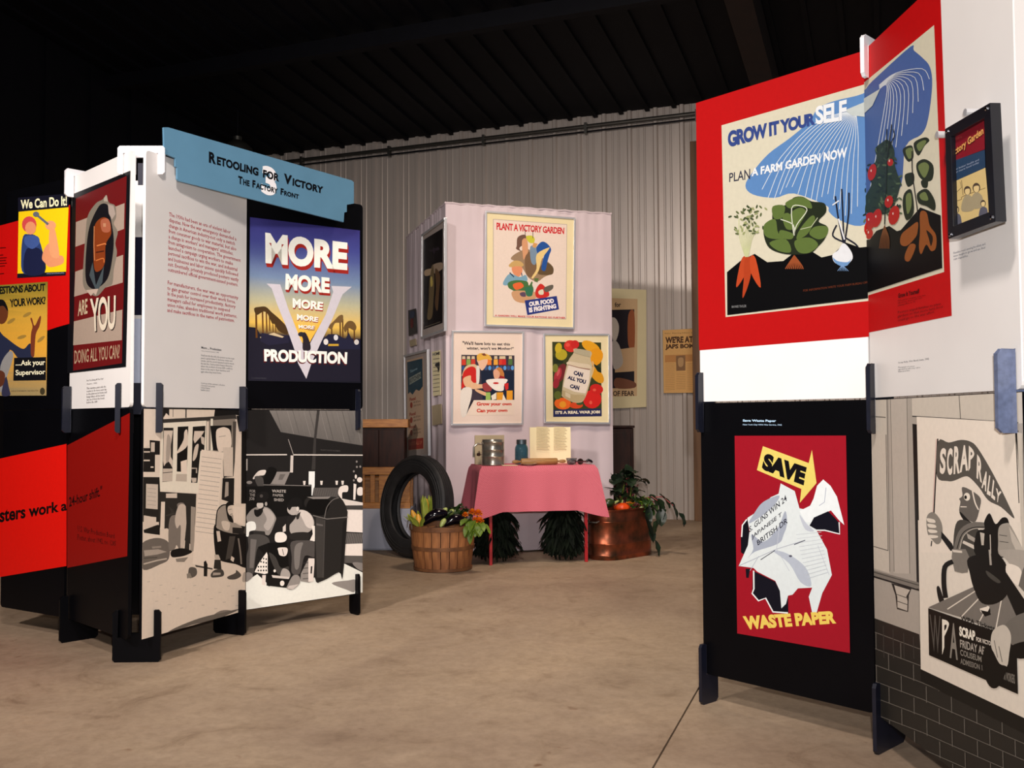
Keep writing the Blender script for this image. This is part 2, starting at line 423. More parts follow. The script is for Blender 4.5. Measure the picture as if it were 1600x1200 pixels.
def ribbed(a, b, z0, z1, name, m, kind='structure', sheet=.914, ribs=3):
    pl = Plane(a, b); root = empty(name, ((a[0]+b[0])/2, (a[1]+b[1])/2, z0), kind=kind)
    n = int(pl.w / sheet) + 1; prof = []; step = sheet / ribs
    for k in range(ribs):
        o = k * step
        prof += [(o, 0), (o+.012, .0), (o+.028, .028), (o+.062, .028), (o+.078, 0)]
        for q in (.145, .22): prof += [(o+q-.014, 0), (o+q-.006, .006), (o+q+.006, .006), (o+q+.014, 0)]
    prof.append((sheet - .001, 0)); me = None
    for i in range(n):
        mb = MB(); vs = [pl.at(i*sheet + u, z, h) for z in (z0, z1) for u, h in prof]; k = len(prof)
        mb.add(vs, [(j, j+1, k+j+1, k+j) for j in range(k-1)])
        if me is None:
            o = mb.build('wall_sheet' if 'wall' in name else 'roof_sheet', m, root, org=pl.at(0, z0)); me = o
        else:
            c = me.copy(); COL.objects.link(c); c.location = me.location + pl.u * sheet * i
    return pl, root
wu = Vector((W1[0]-W2[0], W1[1]-W2[1], 0)).normalized()
WL = (W2[0] - wu.x * .05, W2[1] - wu.y * .05); WR = (WL[0] + wu.x * 11.0, WL[1] + wu.y * 11.0)
wall, wroot = ribbed(WL, WR, 0, WT, 'wall_back', M['steel'])
MB().obox(wall.at(0, 0, -.01), wall.u * 11.9, -wall.n * .1, Vector((0, 0, WT))).build('wall_backing', M['roof'], wroot)
# left wall, running towards the camera
ln = wall.n
LW = Plane((WL[0] + ln.x * 17, WL[1] + ln.y * 17), WL)
lroot = empty('wall_left', LW.at(8, 0), kind='structure')
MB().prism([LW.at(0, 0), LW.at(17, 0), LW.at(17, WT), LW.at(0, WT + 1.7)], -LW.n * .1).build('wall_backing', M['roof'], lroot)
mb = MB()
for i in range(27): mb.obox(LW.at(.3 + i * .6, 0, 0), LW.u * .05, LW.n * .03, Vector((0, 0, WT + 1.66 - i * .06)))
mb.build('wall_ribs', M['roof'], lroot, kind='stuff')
# roof: slopes up from the back wall, ribs running away from it
ce = empty('ceiling', wall.at(5, WT), kind='structure')
sl = Vector((ln.x, ln.y, .10)).normalized()
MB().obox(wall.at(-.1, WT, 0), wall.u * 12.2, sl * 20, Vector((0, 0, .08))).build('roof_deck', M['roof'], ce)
o1 = None
for i in range(38):
    if o1 is None:
        o1 = MB().obox(wall.at(.15, WT - .035, .02), wall.u * .05, sl * 19.8, Vector((0, 0, .034))).build('roof_rib', M['roof'], ce, org=wall.at(.15, WT))
    else:
        c = o1.copy(); COL.objects.link(c); c.location = o1.location + wall.u * (.31 * i)
for k in (2.6, 6.2, 9.8):
    MB().obox(wall.at(0, WT - .20, 0) + sl * k, wall.u * 12, sl * .09, Vector((0, 0, .15))).build('roof_purlin', M['roof'], ce)
b0 = wall.hit(1203, 150)
MB().obox(wall.at((b0 - wall.p).dot(wall.u) - .05, WT - .42, .3), wall.u * .22, sl * 9, Vector((0, 0, .30))).build('roof_beam', M['beam'], ce)
# wall trim: corner angle at the top, conduit, pine post
p_a = wall.hit(1085, 180); p_b = wall.hit(455, 250)
mb = MB(); zc = p_a.z
mb.tube([wall.at(.1, zc, .06), wall.at(10.5, zc, .06)], .024, 8)
cond = mb.build('conduit_pipe', M['pipe'], smooth=True, label='thin metal conduit pipe running along the top of the ribbed wall', cat='pipe')
mb = MB(); mb.tube([wall.at(.1, zc - .06, .045), wall.at(10.5, zc - .06, .045)], .012, 6); mb.build('cable', M['blackframe'], cond)
for i in range(8):
    MB().obox(wall.at(.8 + i * 1.3, zc - .09, .03), wall.u * .03, wall.n * .06, Vector((0, 0, .13))).build('bracket', M['pipe'], cond)
pp = wall.hit(1086, 700); up = (pp - wall.p).dot(wall.u)
MB().obox(wall.at(up, 0, .031), wall.u * .24, wall.n * .06, Vector((0, 0, 4.25))).build('trim_1', M['post'], kind='structure', bevel=.004)

# ------------------------------------------------------------------ display panels
def rrect(pl, u0, u1, z0, z1, r=.02, d=0):
    pts = []
    for cx, cz, a in ((u1-r, z1-r, 0), (u0+r, z1-r, 90), (u0+r, z0+r, 180), (u1-r, z0+r, 270)):
        for k in range(4): q = math.radians(a + 30*k); pts.append(pl.at(cx + r*math.cos(q), cz + r*math.sin(q), d))
    return pts
TKP = .016
def panel(p, q, lower, m, label, quad):
    pl = Plane(p, q); z0, z1 = (ZB, ZS - .003) if lower else (ZS + .003, ZT)
    g = .004
    g1 = .022 if q is C1 else g
    root = MB().prism(rrect(pl, g, pl.w - g1, z0, z1), -pl.n * TKP).build('display_board', m, label=label, cat='display board')
    pl.quad(P(quad), [(0, z1), (pl.w, z1), (pl.w, z0), (0, z0)])
    return pl, root
RED=(188,15,17); WH=(232,222,216); BK=(10,10,16); CR_=(214,208,186)
# ---- left display, front wing, upper text panel
pl, o = panel(P0, P1, False, M['white'], 'white upper panel with red text beside the blue header sign', '230,228 388.5,289 384,641 219,637.5')
a = Art(pl, 1.0).view(200, 180, 4)
a.t("The 1930s had been an era of violent labor\ndisputes. Now the war emergency demanded a\nchange in American industry-not only a switch\nfrom consumer goods to war material, but also\na change in workers' and managers' attitudes,\nfrom antagonism to cooperation. The government\nlaunched a campaign urging workers to make\npersonal sacrifices to win the war, and industrial\nand businesses and labor unions quickly followed\nsuit. Eventually, privately produced posters vastly\noutnumbered official government-issued posters.", (176,44,60), '262,588 712,735 704,1078 248,968', bold=.012)
a.flush('red_text', o)
a.view(200, 440, 4).t("For manufacturers, the war was an opportunity\nto gain greater control over their work force.\nIn the push for increased productivity, factory\nmanagers called for employees to suspend\nunion rules, abandon traditional work patterns,\nand make sacrifices in the name of patriotism.", (176,44,60), '245,-22 692,88 684,262 240,186', bold=.012)
a.flush('red_text', o)
a.t("More ... Production", (40,40,50), '455,402 582,420 582,434 455,416', bold=.02)
a.t("War production poster, 1942", (60,60,70), '455,428 566,440 566,448 455,436')
a.flush('caption', o)
a.t("Small words describe the poster on the next\npanel: a great letter V, factories, tanks and\nsmoke, and the word repeated until it meets\nthe last line. Such posters hung in factories\nwhere the workers of every shift could see\nthem on the way to their machines and\nagain when they went home.", (60,60,70), '452,452 664,478 656,590 450,574')
a.flush('caption', o)
a.t("Courtesy of the national collection\nof posters and prints\nUnited States\nExhibit panel", (60,60,70), '450,632 602,648 600,704 448,690')
a.build('caption', o)
# ---- upper black panel with the MORE poster
pl, o = panel(P1, P2, False, M['black'], 'black upper panel carrying the blue and yellow MORE PRODUCTION poster', '388.5,289 570,321 567,643 384,641')
a = Art(pl, 1.15, base=.002).view(200, 180, 4)
a.grad([(0, (52,48,110)), (.18, (66,72,138)), (.36, (112,132,160)), (.5, (176,172,140)), (.66, (226,182,74)), (.70, (224,160,40)), (.71, (28,28,48)), (1, (10,10,18))], '768,640 1455,725 1452,1690 752,1668')
a.view(385, 450, 7.5)
a.p((30,28,40), '25,470 120,480 160,560 480,600 560,720 1000,690 1330,690 1330,1120 15,1100')
for x, w, t_, b_ in ((115,22,290,600),(190,18,280,560),(235,16,300,540),(270,14,330,520),(310,10,440,540),(340,10,450,540)):
    a.l((96,60,24), w, [(x, t_), (x+4, b_)])
a.p((70,50,26), '95,250 150,235 230,235 300,300 380,370 470,470 480,560 380,520 330,440 300,430 250,320 200,290 130,330 100,300', 2)
a.p((196,176,140), '160,590 320,540 420,580 480,600 470,625 180,640'); a.p((36,34,52), '180,540 420,600 480,560 500,660 260,690 160,640')
for x, t_, b_ in ((1000,450,600),(1100,380,700),(1130,380,700),(1190,430,640),(1265,430,700)): a.l((84,54,26), 16, [(x, t_), (x, b_)])
a.p((110,84,50), '960,470 1030,400 1090,340 1135,340 1120,420 1040,430 1000,500', 2); a.p((104,78,44), '1140,480 1190,410 1250,410 1290,470 1270,520 1200,490 1160,540', 2)
a.p((34,34,54), '880,640 960,560 1060,560 1160,620 1200,540 1240,640 1330,690 1330,740 860,740'); a.e((214,208,204), 930, 650, 28, 36); a.e((206,204,206), 1048, 600, 26, 34); a.e((196,190,186), 1290, 655, 28, 32)
a.p((190,150,50), '960,675 1080,675 1080,700 955,700')
a.view(200, 180, 4)
a.view(385, 450, 7.5)
VC = (196,190,196)
a.p(VC, '240,-40 400,-30 500,280 640,640 700,760 760,640 930,330 1020,60 1000,-10 1240,0 1130,90 1000,400 880,640 760,900 697,1085 600,900 560,740 470,480 360,200 300,20')
a.p((232,178,70), '552,400 600,540 640,640 700,730 760,620 830,500 880,400 840,420 800,520 730,520')
a.p((40,34,40), '640,560 690,540 740,650 745,745 660,745 660,620', 2); a.e((40,40,46), 640, 560, 36, 28)
a.view(200, 180, 4)
def more(q, d, bold, tx='MORE', side=(150,36,28)):
    q = P(q)
    for k, c in ((2, side), (1, side)):
        a.t(tx, c, [(x + d*.15*k, y + d*.5*k) for x, y in q], bold=bold)
    a.t(tx, (240,232,220), q, bold=bold)
more('862,735 1378,800 1374,978 862,932', 24, .05)
more('988,995 1262,1022 1262,1122 984,1098', 16, .05)
a.view(200, 440, 4); more('1030,110 1222,136 1216,188 1030,172', 8, .045); more('1056,210 1190,232 1186,262 1056,248', 5, .04); more('1064,278 1168,286 1160,308 1068,302', 4, .03)
a.t('PRODUCTION', (90,30,30), '842,437 1364,460 1364,536 846,516', bold=.05)
a.t('PRODUCTION', (240,232,222), '849,430 1370,452 1366,528 850,508', bold=.05)
a.t('U.S. GOVERNMENT PRINTING', (70,70,76), '770,608 862,612 862,620 770,616')
a.l((44,44,54), 2, '752,628 1452,642')
a.build('poster', o)

# ---- lower photograph, left half (P0-P1)
pl, o = panel(P0, P1, True, M['black'], 'lower panel of the strike photograph with the tall leaning placard', '220,641 382,644 380,951 222,1000')
a = Art(pl, 1.5, clip='221,642 382,645 380,951 223,999')
a.view(215, 640, 6.667)
C = lambda v: (int(v), int(v*.925), int(v*.84))
a.p(C(198), '20,0 1130,0 1130,2200 20,2450')
a.p(C(30), '220,0 310,0 310,90 280,60 240,120 220,120'); a.p(C(205), '255,120 275,60 300,110 300,140')
a.l(C(30), 12, '487,0 487,110'); a.l(C(90), 6, '350,0 350,100')
a.p(C(22), '790,20 1040,10 1040,90 1000,80 780,95')
a.p(C(50), '225,125 720,100 1005,78 1015,125 735,145 240,165')
a.p(C(212), '235,165 700,140 700,460 640,900 210,880')
a.p(C(120), '700,140 1000,120 990,720 880,740 870,470 700,450')
a.p(C(200), '705,150 725,150 725,450 705,450'); a.p(C(215), '745,120 768,120 768,455 745,455')
a.p(C(34), '250,215 355,215 350,775 245,785'); a.p(C(190), '255,245 350,245 330,400 330,520 350,560 350,300 350,640 330,600 300,560 260,620 250,560')
a.p(C(150), '290,300 325,320 330,420 310,560 280,560', 2); a.p(C(176), '250,645 350,645 350,775 245,780'); a.l(C(80), 8, '250,690 350,680')
a.p(C(20), '400,205 512,200 500,680 395,675'); a.p(C(196), '470,260 500,240 505,400 410,480 395,470 460,350', 1); a.p(C(205), '435,570 500,550 500,700 440,690'); a.p(C(170), '390,700 500,700 500,780 385,775')
a.p(C(26), '558,205 690,195 680,450 640,460 610,790 545,790'); a.p(C(190), '575,250 680,250 650,300 580,380 565,340'); a.p(C(180), '640,300 680,320 680,400 650,380'); a.p(C(185), '580,420 620,390 600,520 560,560', 1); a.l(C(160), 14, '550,640 600,640 600,690'); a.p(C(180), '545,740 600,740 600,780 560,790')
a.p(C(22), '740,195 960,190 960,700 880,740 880,460 770,450'); a.p(C(204), '800,260 850,215 905,215 950,260 955,420 880,460 820,450', 1); a.l(C(120), 5, '830,310 900,300'); a.p(C(190), '870,420 975,420 975,720 885,720')
a.p(C(70), '975,150 1010,150 990,720 975,720'); a.p(C(204), '1025,240 1065,240 1050,1000 1000,990 980,740'); a.p(C(30), '870,740 990,740 985,1000 860,960'); a.p(C(150), '900,780 930,780 930,920 890,940')
a.p(C(18), '1065,0 1200,0 1200,1000 1060,1000'); a.p(C(26), '1010,90 1070,90 1070,200 1035,235')
# left edge clutter
a.p(C(206), '20,0 215,0 215,350 20,430'); a.p(C(28), '105,345 215,355 215,500 170,500 165,680 40,680 40,430 110,430')
a.p(C(180), '120,370 160,370 160,470 120,470'); a.l(C(190), 14, '45,470 110,470'); a.l(C(190), 16, '45,560 110,560'); a.l(C(200), 14, '120,630 150,630'); a.p(C(196), '165,500 215,500 215,690 165,690')
a.p(C(200), '40,690 215,690 215,735 40,730'); a.p(C(32), '40,735 215,735 240,1200 40,1200'); a.p(C(180), '75,805 200,810 200,1070 75,1060'); a.p(C(190), '60,1140 185,1150 185,1260 60,1260')
for k in range(5): a.l(C(140), 4, [(90, 850+k*42), (180, 860+k*42)])
a.p(C(40), '205,885 600,905 590,1200 570,1450 215,1250'); a.p(C(188), '285,905 400,900 400,950 285,950'); a.p(C(200), '235,990 275,990 270,1400 225,1400')
a.view(215, 780, 6.667)
a.p(C(196), '20,380 300,330 560,500 860,600 1130,700 1130,1600 20,1600')
a.p(C(190), '55,200 185,220 185,300 55,310'); a.p(C(26), '55,350 200,295 225,300 225,400 60,380')
a.p(C(96), '50,480 200,430 320,480 320,640 230,700 60,760 40,600', 1); a.p(C(150), '60,560 210,545 300,570 200,600 70,620'); a.p(C(130), '140,520 240,510 240,530 150,540'); a.l(C(170), 14, '60,700 200,660 300,640'); a.l(C(60), 8, '60,640 200,630')
a.p(C(110), '325,230 420,180 400,80 480,80 470,260 450,550 400,500 380,540 320,540', 1); a.p(C(176), '420,90 490,100 500,250 470,540 440,540 440,300 400,330 380,230', 1); a.p(C(40), '490,90 540,90 530,560 480,560 500,300')
a.p(C(50), '300,90 360,140 380,180 300,210 340,160'); a.l(C(60), 8, '285,200 390,170'); a.p(C(140), '545,100 590,110 580,560 540,560')
a.p(C(20), '345,560 450,530 560,560 500,600 420,620 350,620', 2); a.p(C(120), '390,640 520,620 480,670 400,670')
a.view(215, 640, 6.667)
a.p(C(206), '650,445 880,475 775,1680 765,1660 565,1620')
for k in range(17): a.l(C(150), 5, [(655-k*4, 520+k*48), (858-k*4, 545+k*48)])
a.p(C(60), '590,1630 770,1660 770,1675 600,1650')
a.view(215, 780, 6.667)
# seated man, left
a.p(C(18), '780,310 860,300 1100,300 1130,420 1120,700 1000,680 850,650 800,600', 1)
a.p(C(140), '800,290 840,110 900,80 960,140 1000,260 1060,300 1070,370 960,370 850,340', 1); a.l(C(24), 12, '800,300 815,150 860,90 910,80', 1)
a.p(C(205), '975,100 1085,100 1080,280 980,260'); a.p(C(22), '905,70 950,45 985,80 940,90 930,150 960,200 980,260 930,240 905,140', 1)
a.e(C(190), 948, 140, 28, 52, -.2); a.l(C(60), 5, '930,130 960,125'); a.l(C(60), 6, '945,180 968,172'); a.p(C(186), '860,250 940,260 930,340 880,330', 1); a.p(C(190), '805,350 840,350 855,450 820,460')
a.p(C(30), '970,310 1070,315 1090,380 970,370'); a.l(C(110), 16, '1030,420 1050,560 1060,680', 1); a.p(C(60), '940,400 1000,400 960,620 900,640')
a.p(C(170), '785,590 830,590 850,640 800,640'); a.p(C(190), '960,600 990,620 980,660 950,640')
a.p(C(40), '790,640 850,640 860,740 780,730'); a.p(C(60), '755,780 800,740 870,740 880,800 790,820 755,815', 1); a.p(C(150), '775,770 850,770 850,790 770,800')
a.p(C(70), '920,810 1000,770 1010,740 1060,790 1010,830 940,835', 1); a.p(C(150), '1080,770 1120,760 1200,790 1080,860', 1)
a.p(C(22), '680,665 700,650 718,690 715,810 680,810'); a.p(C(80), '530,730 600,730 605,800 530,830', 1); a.p(C(120), '505,790 540,780 560,825 510,835')
a.p(C(60), '1110,60 1130,60 1130,400 1080,360 1110,250')
a.p(C(112), '720,1240 850,1150 960,1150 800,1220 720,1260', 1); a.p(C(90), '400,1330 640,1230 860,1170 1040,1130 800,1240 560,1300 300,1400', 1)
for k in range(22): a.l(C(150), 4, [(100+k*43, 880+(k*97) % 260), (130+k*43, 876+(k*97) % 260)])
a.build('photograph', o)

# ---- lower photograph, right half (P1-P2)
pl, o = panel(P1, P2, True, M['black'], 'lower panel of the strike photograph with men beside a dark mailbox', '380,644 567,645 566,927 380,951')
a = Art(pl, 1.4, clip='380.5,645 566,646 565,926 381,950')
C = lambda v: (int(v), int(v*.955), int(v*.91))
a.view(375, 640, 8)
a.p(C(28), '0,0 1560,0 1560,2500 0,2500')
a.grad([(0, C(104)), (1, C(88))], '330,35 1530,35 1530,490 480,310')
a.p(C(28), '320,35 330,35 480,310 560,330 1530,480 1530,520 600,420 440,330')
for k in range(16): a.l(C(76 + (k % 3)*22), 5, [(420+k*70, 40), (500+k*72, 310+k*11)])
a.p(C(50), '940,40 975,40 930,400 920,780 870,780 900,400')
a.l(C(190), 14, '0,590 560,590'); a.l(C(190), 14, '640,592 1530,600'); a.l(C(140), 8, '575,400 640,590'); a.p(C(180), '605,600 640,600 635,810 598,810')
a.p(C(228), '838,798 915,798 912,980 890,1095 870,1095 870,980 835,975')
a.t('PLANT GATE NUMBER', C(74), '990,525 1240,540 1240,556 990,541')
a.p(C(120), '420,800 600,800 530,960 340,950'); a.p(C(90), '470,830 540,830 500,900 450,900'); a.p(C(14), '310,770 350,740 400,750 430,800 340,960 260,930', 1)
a.p(C(190), '200,790 290,780 270,840 200,850 140,890 130,870', 1); a.p(C(150), '20,640 60,640 60,780 40,790 20,730'); a.p(C(66), '150,860 250,870 260,1000 190,980', 1); a.e(C(120), 85, 930, 36, 20)
a.p(C(16), '30,980 870,960 870,1300 30,1400'); a.l(C(120), 8, '260,960 860,975')
for x in (780, 1000, 1195, 1270): a.p(C(200), [(x-18, 915), (x+16, 915), (x+10, 965), (x-12, 965)])
a.p(C(70), '900,1000 1220,1000 1210,1130 880,1120')
for k in range(14): a.l(C(110), 3, [(905+k*22, 1000), (925+k*22, 1120)])
a.p(C(205), '1235,990 1330,975 1330,1050 1265,1060 1260,1130 1245,1130 1210,1070', 1); a.p(C(210), '1410,950 1445,960 1430,1150 1405,1150'); a.e(C(205), 1487, 905, 34, 32); a.p(C(205), '1460,1010 1520,1000 1525,1090 1460,1090', 1); a.e(C(200), 1438, 865, 14, 26)
for x, y in ((1450,680),(1452,745),(1495,742),(1412,912),(1412,800)): a.e(C(120), x, y, 12, 14)
a.view(375, 760, 6.315)
a.p(C(196), '900,150 1000,140 1210,180 1210,210 1010,205'); a.p(C(60), '1020,205 1210,205 1210,245 1030,245'); a.p(C(210), '1030,245 1210,250 1210,470 1040,460'); a.p(C(76), '1040,470 1210,480 1210,575 1020,580'); a.p(C(212), '1000,580 1210,575 1210,700 1010,690'); a.p(C(80), '1010,690 1210,695 1210,770 1000,760'); a.p(C(120), '1100,760 1210,770 1210,840 1150,820', 1)
for k in range(10): a.l(C(130), 3, [(1050+k*17, 475), (1030+k*17, 575)])
a.p(C(222), '20,940 150,860 260,960 720,900 1000,760 1210,860 1210,1080 20,1200'); a.p(C(130), '890,955 1060,930 1130,930 1120,1040 1040,1020', 1)
a.p(C(22), '0,380 30,340 60,500 40,800 0,820'); 
# seated man with cap, middle
a.p(C(128), '45,290 120,220 250,220 330,310 320,370 270,480 220,480 130,460 60,380 40,340', 2); a.p(C(24), '115,240 150,240 210,215 190,280 150,310 120,290', 1); a.p(C(160), '200,240 250,230 320,320 260,440 210,400 240,330', 1)
a.e(C(176), 172, 195, 34, 34); a.p(C(24), '135,130 140,90 200,65 250,80 255,130 220,160 215,200 200,170 150,160 130,150', 1); a.e(C(70), 185, 108, 16, 16); a.e(C(150), 232, 185, 12, 20); a.p(C(20), '130,155 215,155 212,175 140,175')
a.p(C(225), '50,360 120,360 130,430 70,450 60,500 20,480 10,430', 1); a.p(C(40), '100,440 220,450 230,490 120,500'); a.p(C(66), '60,490 180,480 260,520 260,600 160,600 130,700 110,850 50,850 40,700 60,600', 1)
a.p(C(100), '80,520 140,530 110,800 70,800'); a.p(C(16), '150,600 260,560 260,800 200,650'); a.p(C(120), '0,880 50,840 100,860 90,900 10,945', 1)
a.p(C(215), '120,840 160,760 240,650 265,720 260,850 220,860')
for k in range(4):
    for j in range(4): a.e(C(22), 158+j*26, 825-k*36-(3-j)*6*(k > 1), 8, 10, n=6)
a.p(C(205), '200,870 235,870 230,970 195,960')
# man with cap, right
a.p(C(14), '250,560 440,560 470,900 260,980 250,800'); a.p(C(20), '240,870 470,880 480,1000 240,970'); a.p(C(215), '330,470 400,460 440,500 420,550 330,550', 1); a.p(C(190), '400,410 430,380 430,450 400,460'); a.p(C(205), '355,610 440,610 445,660 420,690 370,680 355,640', 1); a.l(C(40), 6, '395,620 410,680')
a.p(C(150), '475,370 560,260 620,250 690,300 715,390 660,460 560,470 480,470', 2); a.p(C(190), '560,250 640,260 700,330 700,420 640,410 600,340', 1); a.p(C(40), '530,300 580,260 560,330 540,340'); a.p(C(215), '690,400 730,400 725,550 665,550 700,480')
a.e(C(160), 500, 245, 58, 50, .3); a.p(C(20), '440,200 470,150 520,125 580,140 590,190 570,230 530,215 450,220 430,210', 2); a.p(C(24), '450,200 500,200 470,250 450,235'); a.p(C(30), '455,300 500,310 530,290 520,330 450,400 440,340', 1); a.e(C(190), 548, 235, 14, 22)
a.p(C(36), '470,480 560,460 660,470 650,540 480,530', 1); a.p(C(72), '480,560 600,540 720,560 720,700 620,690 570,860 490,850 490,700', 1); a.p(C(110), '520,600 600,560 580,640 560,800 520,800', 1); a.p(C(56), '260,660 330,700 380,800 460,790 440,860 350,860', 1)
a.p(C(150), '400,810 460,830 470,890 380,890', 1); a.p(C(190), '290,870 470,890 460,910 300,895'); a.p(C(130), '500,880 560,880 570,950 500,1010 440,1000 450,965', 2); a.p(C(180), '460,975 560,960 500,1010 445,1000'); a.e(C(215), 395, 950, 22, 26); a.e(C(215), 320, 830, 12, 14)
a.p(C(130), '580,860 660,710 715,715 705,930 660,945 575,930'); a.p(C(205), '655,715 718,715 705,935 655,940'); a.p(C(18), '680,790 695,790 690,860 676,860')
for k in range(4): a.l(C(50), 6, [(600, 760+k*50), (655, 755+k*50)])
# mailbox
a.p(C(34), '615,200 640,130 760,115 960,130 1020,190 1045,260 1045,320 1000,890 960,850 800,930 720,900 720,420 700,300', 1); a.p(C(12), '640,190 690,140 870,150 820,290 710,290 640,240', 1)
a.l(C(96), 8, '815,330 840,220 900,150 960,130', 1); a.l(C(104), 9, '700,300 840,335 1050,318'); a.p(C(56), '730,310 820,345 810,900 740,900 725,500'); a.p(C(90), '735,375 800,390 800,405 735,395'); a.p(C(120), '640,120 880,118 850,140 700,140')
a.l(C(70), 6, '820,345 800,900'); a.p(C(26), '1000,370 1040,330 990,880 975,860')
a.t('WASTE', C(150), '290,45 432,50 430,78 290,75', bold=.03); a.t('PAPER', C(130), '300,88 410,92 408,118 300,112', bold=.03); a.t('SHED', C(140), '310,130 410,135 408,162 312,158', bold=.03)
a.t('FOR\nTHE\nJOB', C(120), '65,45 128,48 125,158 65,152', bold=.03)
a.build('photograph', o)

# ---- left display, back-left wing
pl, o = panel(C1, C0, False, M['white'], 'white upper panel with the striped ARE YOU DOING ALL YOU CAN poster', '113,282 211,231 205,640 109,640')
a = Art(pl, 1.25, base=.002)
a.view(100, 290, 3.87)
a.p((12,12,16), '55,72 415,-95 382,1112 22,1145')
DR=(92,16,18); LW_=(150,132,118)
a.p(DR, '78,95 392,-60 358,1090 62,1130')
a.p(LW_, '78,240 378,110 374,270 75,390'); a.p(LW_, '74,540 368,430 365,600 68,690'); a.p(LW_, '66,838 362,765 358,950 62,980')
a.p((112,104,92), '120,560 135,330 150,200 200,120 240,95 265,65 280,110 320,130 325,200 310,240 335,290 320,360 330,420 310,520 300,610 260,630 215,680 180,680 130,640', 1)
a.p((14,14,20), '135,540 145,360 165,250 210,150 240,120 275,130 290,200 310,330 300,460 270,580 200,640 150,620', 2)
a.p((116,50,20), '190,520 185,350 195,250 240,205 280,220 295,300 260,370 255,480 225,530', 2); a.p((150,84,60), '230,225 270,210 290,240 285,290 240,290', 1); a.p((170,120,90), '245,240 262,240 262,262 245,262')
a.l((190,110,60), 7, '205,380 255,365 260,372', 1); a.l((60,22,14), 8, '200,420 250,410'); a.l((180,100,50), 6, '200,470 245,455 250,480', 1); a.l((170,110,70), 5, '190,260 188,370 192,470')
a.p((60,70,74), '160,560 180,480 200,620 250,500 240,600 205,660'); a.p((150,136,126), '275,120 310,130 322,180 300,215 280,180'); a.p((150,140,126), '250,85 266,65 275,105 250,105'); a.p((170,150,136), '140,650 215,640 200,680 185,665 170,685')
a.t('ARE', (176,160,130), '92,715 148,700 148,790 90,806', bold=.02); a.t('YOU', (30,22,22), '168,705 326,680 322,890 176,908', bold=.03, sp=.9); a.t('YOU', (200,188,168), '164,700 322,676 318,884 172,902', bold=.02, sp=.9)
a.t('DOING ALL YOU CAN?', (160,136,110), '70,1010 346,975 343,1060 70,1090', bold=.01)
a.build('poster', o)
a = Art(pl, 1.0).view(0, 420, 4)
a.t('Are You Doing All You Can?', (70,60,60), '545,705 650,695 650,708 545,718'); a.flush('caption', o); a.t('Poster, 1942', (80,70,70), '548,728 610,722 610,730 548,736')
a.flush('caption', o); a.t('This wartime print asks the\nreader to do more each day\nin the plant and at home and\nhangs where all the hands\ncan see it from the bench\nbefore the shift', (80,70,70), '546,752 672,742 670,842 545,850'); a.build('caption', o)
pl, o = panel(C1, C0, True, M['black'], 'black lower panel with dark red band under the striped poster panel', '106,641 203,642 201,999 103,962')
a = Art(pl, 1.7, clip='104,642 202.5,643 200.5,998 103,962').view(0, 640, 2.857)
a.p((108,10,6), '295,158 580,25 570,655 298,698')
a.t("24-hour shift.\"", (14,4,4), '305,385 455,340 455,385 306,430', bold=.02); a.t('U.S. War Production Board\nPoster, about 1942, no. 1285', (14,4,4), '345,512 520,555 518,612 345,580')
a.build('red_band', o)
# far-left panel, mostly outside the frame
pl, o = panel(C2, C1, False, M['black'], 'black upper panel at far left with yellow poster and red field', '-2,285 111,277 108.5,640 -1,641')
def far(pl):
    pl.H = None; return pl
far(pl)
# extend this wing to the left of the frame as well
a = Art(pl, 1.5, base=.0012, clip='-1,270 110,270 108,639 -1,639')
a.view(0, 290, 7.06); a.p((164,9,7), '-10,463 195,400 780,210 790,1500 700,440 800,330 792,1340 -10,1600')
a.view(0, 180, 4); a.p((164,9,7), '-5,692 115,660 430,565 440,700 430,1300 -5,1450')
a.view(0, 430, 6); a.p((164,9,7), '-5,-40 660,-60 652,455 -5,640')
a.build('red_field', o)
a = Art(pl, 1.6, base=.003, clip='-1,270 110,270 108,639 -1,639').view(0, 290, 7.06)
a.p((14,14,26), '205,135 770,90 760,260 205,290'); a.p((214,168,14), '212,290 762,240 735,955 200,975'); a.p((14,14,26), '198,972 732,950 730,990 195,1020')
a.t('We Can Do It!', (214,196,160), '235,160 745,112 745,222 235,262', bold=.03)
# plain stand-in for the figure: a worker's raised spanner over a blue work shirt
a.p((34,50,92), '262,560 330,540 410,560 470,700 500,960 270,972 240,780', 2); a.p((20,24,50), '300,700 470,720 500,960 280,970', 1)
a.p((184,120,84), '470,800 500,690 560,640 620,760 700,780 700,860 560,900 500,850', 1); a.p((190,130,90), '560,760 550,520 600,440 660,740 640,800', 1); a.e((190,130,92), 565, 440, 60, 52); a.l((80,84,92), 26, '540,430 420,330'); a.e((80,84,92), 405, 318, 34, 30)
a.e((170,60,60), 330, 430, 80, 90); a.e((186,122,84), 345, 470, 60, 72); a.p((50,70,120), '290,560 420,560 440,640 360,700 280,640', 1)
a.t('WAR PRODUCTION CO-ORDINATING COMMITTEE', (120,130,160), '520,966 715,958 715,972 520,980')
a.build('poster', o)
a = Art(pl, 1.5, base=.003, clip='-1,270 110,270 108,639 -1,639').view(0, 430, 6)
a.grad([(0, (96,92,30)), (.3, (170,130,46)), (.6, (186,134,44)), (1, (128,112,76))], '-20,95 452,62 440,1128 -20,1130')
a.t('QUESTIONS ABOUT', (14,16,14), '-90,112 430,78 432,160 -90,200', bold=.04, sp=.9); a.t('YOUR WORK?', (14,16,14), '95,225 432,200 432,272 98,302', bold=.04, sp=.9)
